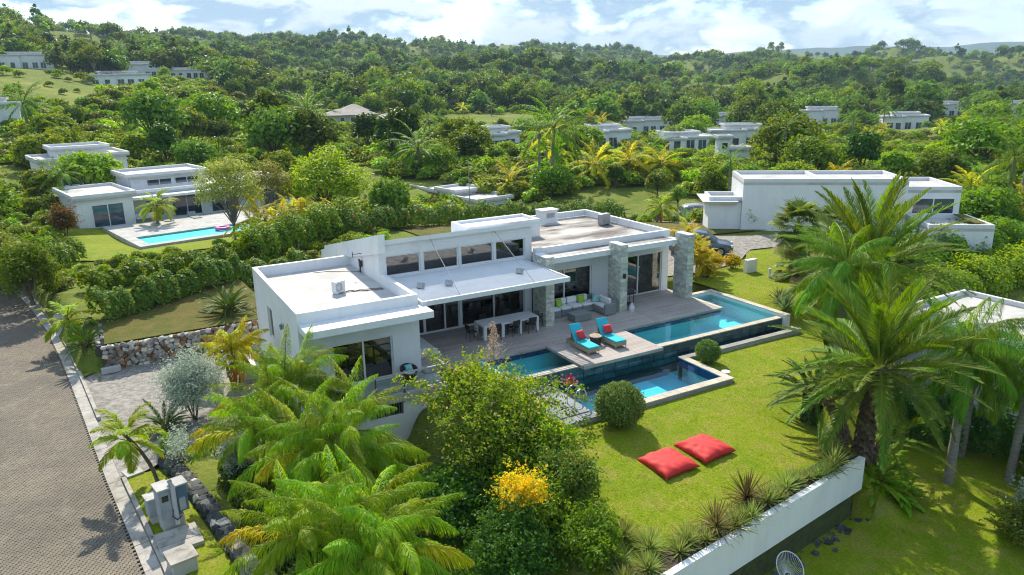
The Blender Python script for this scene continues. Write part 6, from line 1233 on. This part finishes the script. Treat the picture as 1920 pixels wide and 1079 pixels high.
palm('garden_palm','small fan-like palm standing by the patio of the lap pool villa',4.3,77.2,2.3,'small',20,330,1.5,(.2,0),(.16,.12),z=-.7)
place_tree('garden_tree','bushy tree overhanging the road bend at the left edge',tree_meshes('c',3.6,3.6,.6,14,5000,.17,'leaf_mid','bark',55,.55,.85,.4,.45,.1,.8,.18,.3),-4.6,51.5)
place_tree('garden_tree','leafy tree farther along the road bend at the left edge',tree_meshes('c',5.0,4.2,.8,16,6500,.19,'leaf_olive','bark',56,.55,.85,.4,.45,.1,.8,.18,.3),-7.2,60)
# named palms of the middle distance
MID=[('royal_palm','tall royal palm standing alone above the valley houses',50.0,78.6,7.4,'royal',22,1.6,.9,0),('coconut_palm','coconut palm with wide drooping crown left of centre',39.6,96.5,3.9,'coco',24,1.2,0,0),('royal_palm','dense royal palm above the bright tree left of centre',29.9,119.4,6.5,'royal',26,1.5,.8,0),('royal_palm','lone dark palm at the far left before the white house',-9,150,5.6,'royal',20,1.3,.8,0),('coconut_palm','yellow green coconut palm right of the royal palm, nearest the villa roof',57.9,79.8,2.4,'gold',18,1.6,0,0),('coconut_palm','golden palm in the row behind the villa, second from the royal palm',62.5,79,2.6,'gold',18,1.6,0,0),('coconut_palm','golden palm in the row behind the villa, third from the royal palm',66.5,77.5,2.2,'gold',16,1.5,0,0),('coconut_palm','taller coconut palm behind the golden palm row',69,82,3.6,'coco',18,1.0,0,0),('young_palm','bright young palm left of the royal palm trunk',45.3,80.7,1.6,'gold',18,1.3,0,0),('young_palm','palm in front of the garden of the angled roof villa',-3.4,88.5,3.4,'royal',16,.8,.4,0),('royal_palm','palm at the wall of the blank house on the knoll',228,155,6.5,'royal',16,1.3,.8,0),('royal_palm','palm standing before the white house above the terrace',186,176,6.5,'royal',18,1.4,.8,0),('royal_palm','palm at the corner of the nearest house of the right valley row',146,134,4.4,'royal',18,1.15,.5,0),('coconut_palm','palm at the right edge above the queen palms',74.5,39,3.2,'royal',18,1.1,.4,0),('coconut_palm','pale palm at the far right edge beyond the terrace wing',76,36,2.4,'gold',16,1.2,0,0),('young_palm','round small palm with orange hanging fronds behind the right roof',44.6,52.0,1.6,'small',18,1.4,0,3)]
for i,(nm,lab,x,y,h,kind,n,s,sh,dr) in enumerate(MID): palm(nm,lab,x,y,h,kind,n,400+i,s,(random.Random(i).uniform(-.4,.4),0),(.24,.17) if h>3 else (.14,.1),sheath=sh or None,extra=(('orange',dr),) if dr else ())
def travellers(label,x,y,seed,s=1):
    rnd=random.Random(seed); t=thing('fan_tree',label,'palm',(x,y,gz(x,y)))
    V=[frond(4.2,0,-14,56,.55,.13,6,.25,4,'leaf_mid',900+seed*9+k,.42,2.0) for k in range(2)]
    for k in range(19):
        o=bpy.data.objects.new('leaf',V[k%2]); COL.objects.link(o); o.parent=t; o.rotation_euler=(0,-R(10+160*k/18),rnd.uniform(-.12,.12)); q=s*rnd.uniform(.85,1.1); o.scale=(q,q,q); o.location=(0,.04*(k%5),.3)
travellers('fan shaped travellers palm behind the lap pool villa',9.5,113,1,1.3); travellers('second travellers palm fan overlapping the first',12.6,114,2,1.1); travellers('yellowing travellers palm right of the fan pair',15.6,113.5,3,.9)
# prototypes for the valley and hills
PRO=[]
for k,(w,h,z0,nb,lf) in enumerate(((8,7.5,1.2,12,'leaf_hill'),(9,8.5,1.5,14,'leaf_hill'),(7,8.5,1.5,10,'leaf_hill'),(8,6,1.0,11,'leaf_hill_light'),(6,7,1.0,9,'leaf_hill_light'),(10,7,1.6,15,'leaf_mid'),(7.5,6.5,1.2,11,'leaf_olive'),(7,9.5,1.5,11,'leaf_dark'))): PRO.append(tree_meshes('p',w,h,z0,nb,2100,.62,lf,'bark',500+k,.8,.8,.6,.45,.03*w,None,.20,.36))
WORD={0:'green',1:'broad green',2:'tall green',3:'light green',4:'small light green',5:'wide mid green',6:'olive green',7:'tall dark green'}
def mid_tree(label,x,y,k,s,rz,group=None,sz=None): return place_tree('broadleaf_tree',label,PRO[k],x,y,rz,s,group,sz=sz)
HERO=[(40.8,122.9,7,.75,'dark olive rounded tree left of the coconut palm'),(46.5,126,6,.62,'olive tree beside the rounded dark one'),(89,226,7,1.0,'big dark spreading tree behind the hip roofed house'),(96,222,5,.95,'broad tree right of the big dark one'),(51,104,5,.78,'flat-topped tree with visible trunk in front of the hollow house'),(39.3,402,7,1.25,'big dark tree above the hillside house cluster'),(14,140,6,1.0,'brownish olive tree in the slope left of the travellers palms'),(20,150,5,1.1,'wide tree right of the brownish one'),(30,140,5,.9,'silvery leaved tree below the royal palm of the left'),(-4,120,3,.8,'bright leafy tree behind the angled roof villa'),(-1.2,93,3,.85,'bright papaya-like tree before the angled roof villa'),(-5.5,92,6,.55,'grey green tree left of the papaya-like one'),(-10,84,5,.6,'grey leafed tree at the left edge by the road'),(-12,96,3,.8,'light tree at the left edge behind the road hedge'),(70,58,3,.7,'light green tree behind the blank white house'),(78,62,5,.8,'dense tree right behind the blank white house'),(85,60,7,.7,'dark tree behind the terrace wing of the blank house'),(72,50,1,.55,'round tree beside the terrace wing'),(82,48,0,.7,'tree at the right edge beyond the terrace wing')]
for i,(x,y,k,s,lab) in enumerate(HERO): mid_tree(lab,x,y,k,s,i*1.3); BLOCKED.append((x,y,3))
rt=random.Random(77)
MEADOW=[(132,250,34,24),(168,110,22,16),(24,228,8,16),(88,175,26,14),(120,205,30,16),(105,190,20,12),(72,150,12,9),(210,135,40,22),(245,150,30,16),(235,185,36,16),(170,150,26,14),(46,66,12,9),(36,66,12,7),(-10,300,40,40),(-14,240,22,40),(40,215,12,18),(30,180,8,18),(52,150,9,9),(60,100,10,8),(125,160,20,14)]
def in_meadow(x,y):
    for a,b,rx,ry in MEADOW:
        if ((x-a)/rx)**2+((y-b)/ry)**2<1: return True
    return False
def free(x,y,m=0,ht=5):
    for a,b,r_ in BLOCKED:
        if (x-a)**2+(y-b)**2<(r_+m)**2: return False
    # keep the line of sight to each valley house open
    g0=gz(x,y)
    for a,b,r_,zb in HS:
        d=math.hypot(a,b); t=(x*a+y*b)/d
        if 8<t<d and abs(x*b-y*a)/d<r_*.8*t/d+1.2 and g0+ht>zb+.9+(12.4-zb-.9)*(d-t)/d: return False
    return True
HS=[(a,b,r_,gz(a,b)) for a,b,r_ in BLOCKED if math.hypot(a,b)>60 and r_>4 and (a,b)!=(62,190)]+[(130,240,24,-.5),(118,205,16,-.5),(168,107,14,-4.2),(-12,244,12,13),(24,230,7,7.6)]
def site(rnd,dmin,dmax,pw=1.0,amin=-8,amax=67):
    A=R(rnd.uniform(amin,amax)); D=dmin+(dmax-dmin)*rnd.random()**pw; return D*math.sin(A),D*math.cos(A),D
def garden(x,y):
    return (y<62 and x<45) or (x<-5 and y<84) or inpoly(x,y,[(-6,60),(20,58),(24,78),(-4,80)]) or (x>30 and y<45 and x<62) or inpoly(x,y,[(28,58),(62,40),(64,62),(46,64),(34,70)])
cnt=0; tries=0; pts=[]
REG=lambda x,y:(math.degrees(math.atan2(x,y)),math.hypot(x,y))
while cnt<262 and tries<30000:
    tries+=1; x,y,D=site(rt,66,300,1.0)
    if garden(x,y) or in_meadow(x,y) or (math.degrees(math.atan2(x,y))<3.5 and 105<D<300 and rt.random()<.8): continue
    if any((x-a)**2+(y-b)**2<(3.0+D*.010)**2 for a,b in pts): continue
    A=math.degrees(math.atan2(x,y)); k=rt.choice([0,1,2,3,3,4,4,5,6,7]) if A<40 else rt.choice([0,1,3,3,4,4,5,6]); s=rt.choice([.4,.55,.7,.8,.9,1.0,1.15])*rt.uniform(.85,1.1)*(.72 if D<110 else .9 if D<170 else 1.0)
    if D<95: s*=.75
    if not free(x,y,2,s*(7.5,8.5,8.5,6,7,7,6.5,9.5)[k]):
        s*=.5
        if not free(x,y,2,s*(7.5,8.5,8.5,6,7,7,6.5,9.5)[k]): continue
    zone='the slope below the left hillside houses' if A<14 else 'the hollow left of the royal palm' if A<28 else 'the valley around the central white houses' if A<45 else 'the slopes of the right valley'
    mid_tree(where(('small ' if s<.45 else 'large ' if s>.75 else '')+WORD[k].replace('small ','')+' tree',x,y),x,y,k,s,rt.uniform(0,6.28),f'{WORD[k].replace("small ","")} trees of the valley and slopes',s*rt.uniform(.85,1.15)); pts.append((x,y)); cnt+=1
# mid-distance palms, single crowns
def crown_palm(kind,h,n,seed,s):
    rnd=random.Random(seed); vs=[];mis=[];V=fronds(kind,seed%2)
    bm=bmesh.new()
    for i in range(n):
        k=min(6,int((i+.5)/n*7)); b2=bmesh.new(); b2.from_mesh(V[k]); b2.transform(Matrix.Translation((0,0,h))@Matrix.Rotation(i*2.4+rnd.uniform(-.2,.2),4,'Z')@Matrix.Scale(s*rnd.uniform(.85,1.1),4)); m=bpy.data.meshes.new('x'); b2.to_mesh(m); bm.from_mesh(m); b2.free(); bpy.data.meshes.remove(m)
    me=bpy.data.meshes.new('crown'); bm.to_mesh(me); bm.free()
    for m in V[0].materials: me.materials.append(m)
    return me,trunk_mesh(h,.2,.14,(0,0),seed)
PP=[crown_palm('royal',5.0,14,1,1.0),crown_palm('royal',6.2,13,2,1.0),crown_palm('gold',3.0,13,3,1.5),crown_palm('coco',4.2,14,5,.9)]
cp=0; tries=0; pp=[]
while cp<92 and tries<9000:
    tries+=1; x,y,D=site(rt,70,330,.8,20,67)
    if rt.random()>(.25 if math.degrees(math.atan2(x,y))<44 else 1) or garden(x,y) or not free(x,y,1,6) or any((x-a)**2+(y-b)**2<9 for a,b in pp): continue
    k=rt.choice([0,1,2,3]); A=math.degrees(math.atan2(x,y)); zone='of the right slopes' if A>50 else 'of the central valley' if A>36 else 'left of the royal palm'
    s=rt.uniform(.7,1.1); place_tree('valley_palm',where(('short ' if s<.82 else 'tall ' if s>.98 else '')+('feathery palm','slender palm','golden palm','wide coconut palm')[k],x,y),PP[k],x,y,rt.uniform(0,6),s,f'{("feathery","slender","golden","coconut")[k]} palms of the valley and slopes',cat='palm'); pp.append((x,y)); cp+=1
# forest and scrub that nobody could count: instances on points
def scatter(name,label,cat,protos,P):
    coll=bpy.data.collections.new(name+'_kinds')
    for i,(cm,tm) in enumerate(protos):
        bm=bmesh.new(); bm.from_mesh(cm); n0=len(bm.faces)
        if tm: bm.from_mesh(tm)
        bm.faces.ensure_lookup_table(); me=bpy.data.meshes.new(f'kind_{i}'); 
        for f in bm.faces[n0:]: f.material_index=len(cm.materials)
        bm.to_mesh(me); bm.free()
        for m in cm.materials: me.materials.append(m)
        if tm: me.materials.append(tm.materials[0])
        coll.objects.link(bpy.data.objects.new(f'{i:02d}_kind',me))
    me=bpy.data.meshes.new(name); me.from_pydata([p[:3] for p in P],[],[])
    for nm,ty,vals in (('rz','FLOAT',[p[3] for p in P]),('sc','FLOAT',[p[4] for p in P]),('kd','INT',[p[5] for p in P])): me.attributes.new(nm,ty,'POINT').data.foreach_set('value',vals)
    o=link(name,me); g=bpy.data.node_groups.new(name,'GeometryNodeTree'); g.interface.new_socket('Geometry',in_out='INPUT',socket_type='NodeSocketGeometry'); g.interface.new_socket('Geometry',in_out='OUTPUT',socket_type='NodeSocketGeometry')
    i=nd(g,'NodeGroupInput'); u=nd(g,'NodeGroupOutput'); c=nd(g,'GeometryNodeCollectionInfo'); c.inputs['Collection'].default_value=coll; c.inputs['Separate Children'].default_value=True; c.inputs['Reset Children'].default_value=True
    ip=nd(g,'GeometryNodeInstanceOnPoints'); ip.inputs['Pick Instance'].default_value=True
    def at(n,ty): a=nd(g,'GeometryNodeInputNamedAttribute',data_type=ty); a.inputs[0].default_value=n; return a.outputs[0]
    cx=nd(g,'ShaderNodeCombineXYZ'); g.links.new(at('rz','FLOAT'),cx.inputs[2]); g.links.new(i.outputs[0],ip.inputs['Points']); g.links.new(c.outputs[0],ip.inputs['Instance']); g.links.new(at('kd','INT'),ip.inputs['Instance Index']); g.links.new(cx.outputs[0],ip.inputs['Rotation']); g.links.new(at('sc','FLOAT'),ip.inputs['Scale']); g.links.new(ip.outputs[0],u.inputs[0])
    md=o.modifiers.new('scatter','NODES'); md.node_group=g; tag(o,label,cat,kind='stuff'); return o
FP=[tree_meshes('f',w,h,z0,nb,620,.95,lf,'bark',600+k,.85,.8,.62,.45,.03*w,None,.22,.38) for k,(w,h,z0,nb,lf) in enumerate(((8,8,1.2,8,'leaf_hill'),(9,9,1.2,9,'leaf_hill'),(7,9,1.2,7,'leaf_hill'),(8,7,1,8,'leaf_hill_light'),(10,8,1.4,10,'leaf_hill'),(7,10,1.4,8,'leaf_dark')))]+[PP[1]]+[tree_meshes('f',w,h,z0,nb,620,sz,lf,'bark_pale',640+k,.85,fl,sh,.45,.03*w,None,.16,.3) for k,(w,h,z0,nb,lf,fl,sh,sz) in enumerate(((5,12,3,9,'leaf_hill',1.0,.4,.8),(12,8,3,14,'leaf_mid',.5,.45,.8),(6,6,.5,6,'leaf_bright',.9,.5,.8),(9,11,3.5,12,'leaf_hill_light',.8,.3,.75)))]
P=[]; tries=0
while len(P)<19000:
    x,y,D=site(rt,250,1500,.85,-12,72)
    if in_meadow(x,y) or (D<420 and not free(x,y,2,9)) or ((x-319)**2+(y-556)**2<400 or (abs(x*556-y*319)/641<9 and 560<math.hypot(x,y)<640)): 
        continue
    n=vn(x/60,y/60)
    if vn(x/42+50,y/42)<.27 and rt.random()<.88: continue
    k=6 if rt.random()<.02 else (rt.choice([3,3,9,8]) if n>.6 and rt.random()<.6 else rt.choice([0,1,2,4,5,0,1,7,8,10,7]))
    P.append((x,y,gz(x,y)-.3,rt.uniform(0,6.28),rt.uniform(.6,1.3)*(1.3 if rt.random()<.06 else 1)*(.75+.5*vn(x/35,y/35)),k))
scatter('hill_forest','dense green woods covering the hills behind the valley','forest',FP,P)
SP=[]
for k,lf in enumerate(('leaf_mid','leaf_hill_light','leaf_bright','leaf_hill','leaf_olive')):
    B=rand_blobs(2.6,1.7,.1,6,700+k,.7,.3,.45); SP.append((np_mesh('crown',blob_leaves(B,520,.34,700+k,.75,.5,.5),4,lf),None))
P=[]
while len(P)<9000:
    x,y,D=site(rt,60,330,.75,-10,70)
    if garden(x,y) or not free(x,y,-1,2.2) or (in_meadow(x,y) and rt.random()>.08): continue
    if vn(x/14,y/14)<.34: continue
    P.append((x,y,gz(x,y)-.1,rt.uniform(0,6.28),rt.uniform(.5,1.35)*(1 if D<150 else 1.3),rt.choice([0,1,1,2,3,4])))
scatter('valley_scrub','low green scrub covering the slopes between the trees','scrub',SP,P)
P=[]
for poly,n in (([(-9,44),(-4,44),(-3.6,52),(-9,66),(-14,66)],0),([(8,50),(20,55),(22,66),(10,64)],120),([(28,58),(50,47),(52,60),(36,68),(24,66)],110),([(33,20),(46,26),(46,32),(36,29)],90),([(-4,52),(2,56),(8,60),(10,63),(-4,62)],60),([(55,26),(75,26),(75,36),(60,33)],120),([(2.5,17),(9.5,17),(10,26),(5,26.5),(2.5,26)],110),([(-13,70),(-4,70),(-3.6,92),(-13,104)],170)):
    xs=[p[0] for p in poly];ys=[p[1] for p in poly]; c=0
    while c<n:
        x,y=rt.uniform(min(xs),max(xs)),rt.uniform(min(ys),max(ys))
        if inpoly(x,y,poly): c+=1; P.append((x,y,gz(x,y)-.08,rt.uniform(0,6),rt.uniform(.18,.5)*(1.7 if y>68 else 1),rt.choice([0,1,2,3,4])))
scatter('garden_undergrowth','low leafy ground cover between the garden plants','ground cover',SP,P)

# grass blades that roughen the lawns
leafmat('grass_blade',(.17,.20,.006),(.25,.26,.012),(.36,.26,.08),.12,trans=.35,rough=.6)
def tuft(seed):
    rng=np.random.default_rng(seed); n=9; a=rng.random(n)*6.28; b=np.stack([np.cos(a)*.05*rng.random(n),np.sin(a)*.05*rng.random(n),0*a],1); tip=b+np.stack([np.cos(a)*.045,np.sin(a)*.045,rng.uniform(.022,.045,n)],1); w=np.stack([-np.sin(a),np.cos(a),0*a],1)*.007
    return np_mesh('crown',np.stack([b-w,b+w,tip+w*.2,tip-w*.2],1),4,'grass_blade'),None
P=[]
for poly,zf,n in ((LAWN,lambda x,y:gz(x,y)+.045,30000),([(14,3),(36,3),(36,9),(30,15),(29,18),(24.5,16),(22.9,14.7),(14,13.2)],lambda x,y:(low_z(x) if x<22.9 else gz(x,y))+.025,9000)):
    xs=[p[0] for p in poly];ys=[p[1] for p in poly]; c=0
    while c<n:
        x,y=rt.uniform(min(xs),max(xs)),rt.uniform(min(ys),max(ys))
        if inpoly(x,y,poly) and vn(x*.9,y*.9)>.5*rt.random(): P.append((x,y,zf(x,y),rt.uniform(0,6),rt.uniform(.5,.95),rt.randrange(3)))
        c+=1
scatter('grass','short blades of grass on the lawns','grass',[tuft(1),tuft(2),tuft(3)],P)
# ------------------------------------------------------------------ far mountains and air
def mountains():
    mb=MB(); n=140
    for k in range(n+1):
        a=R(-25+110*k/n); D=4300; h=55+75*vn(k/14,1.5)+40*vn(k/5,7.2)+14*vn(k/1.7,3.1)
        for d,zz in ((D-500,-60),(D-250,h*.45),(D,h),(D+400,-60)): mb.v.append((d*math.sin(a),d*math.cos(a),zz))
    for k in range(n):
        for j in range(3): mb.f.append((k*4+j,(k+1)*4+j,(k+1)*4+j+1,k*4+j+1)); mb.m.append(0)
    o=mb.build('mountains','mountain',smooth=True); fixn(o.data); tag(o,kind='structure')
pmat('mountain',(.05,.09,.05),(.03,.06,.035),.01,.95)
mountains()
hz_=MB(); hz_.box(-4900,4900,-4900,4900,-75,300); m,t,b=newmat('air'); t.nodes.remove(b); pv=nd(t,'ShaderNodeVolumePrincipled'); pv.inputs['Color'].default_value=(.58,.80,1.0,1); pv.inputs['Density'].default_value=.00016; pv.inputs['Anisotropy'].default_value=0; t.links.new(pv.outputs[0],t.nodes['Material Output'].inputs['Volume'])
ho=hz_.build('haze','air'); tag(ho,'thin blue haze over the valley','haze',kind='stuff')
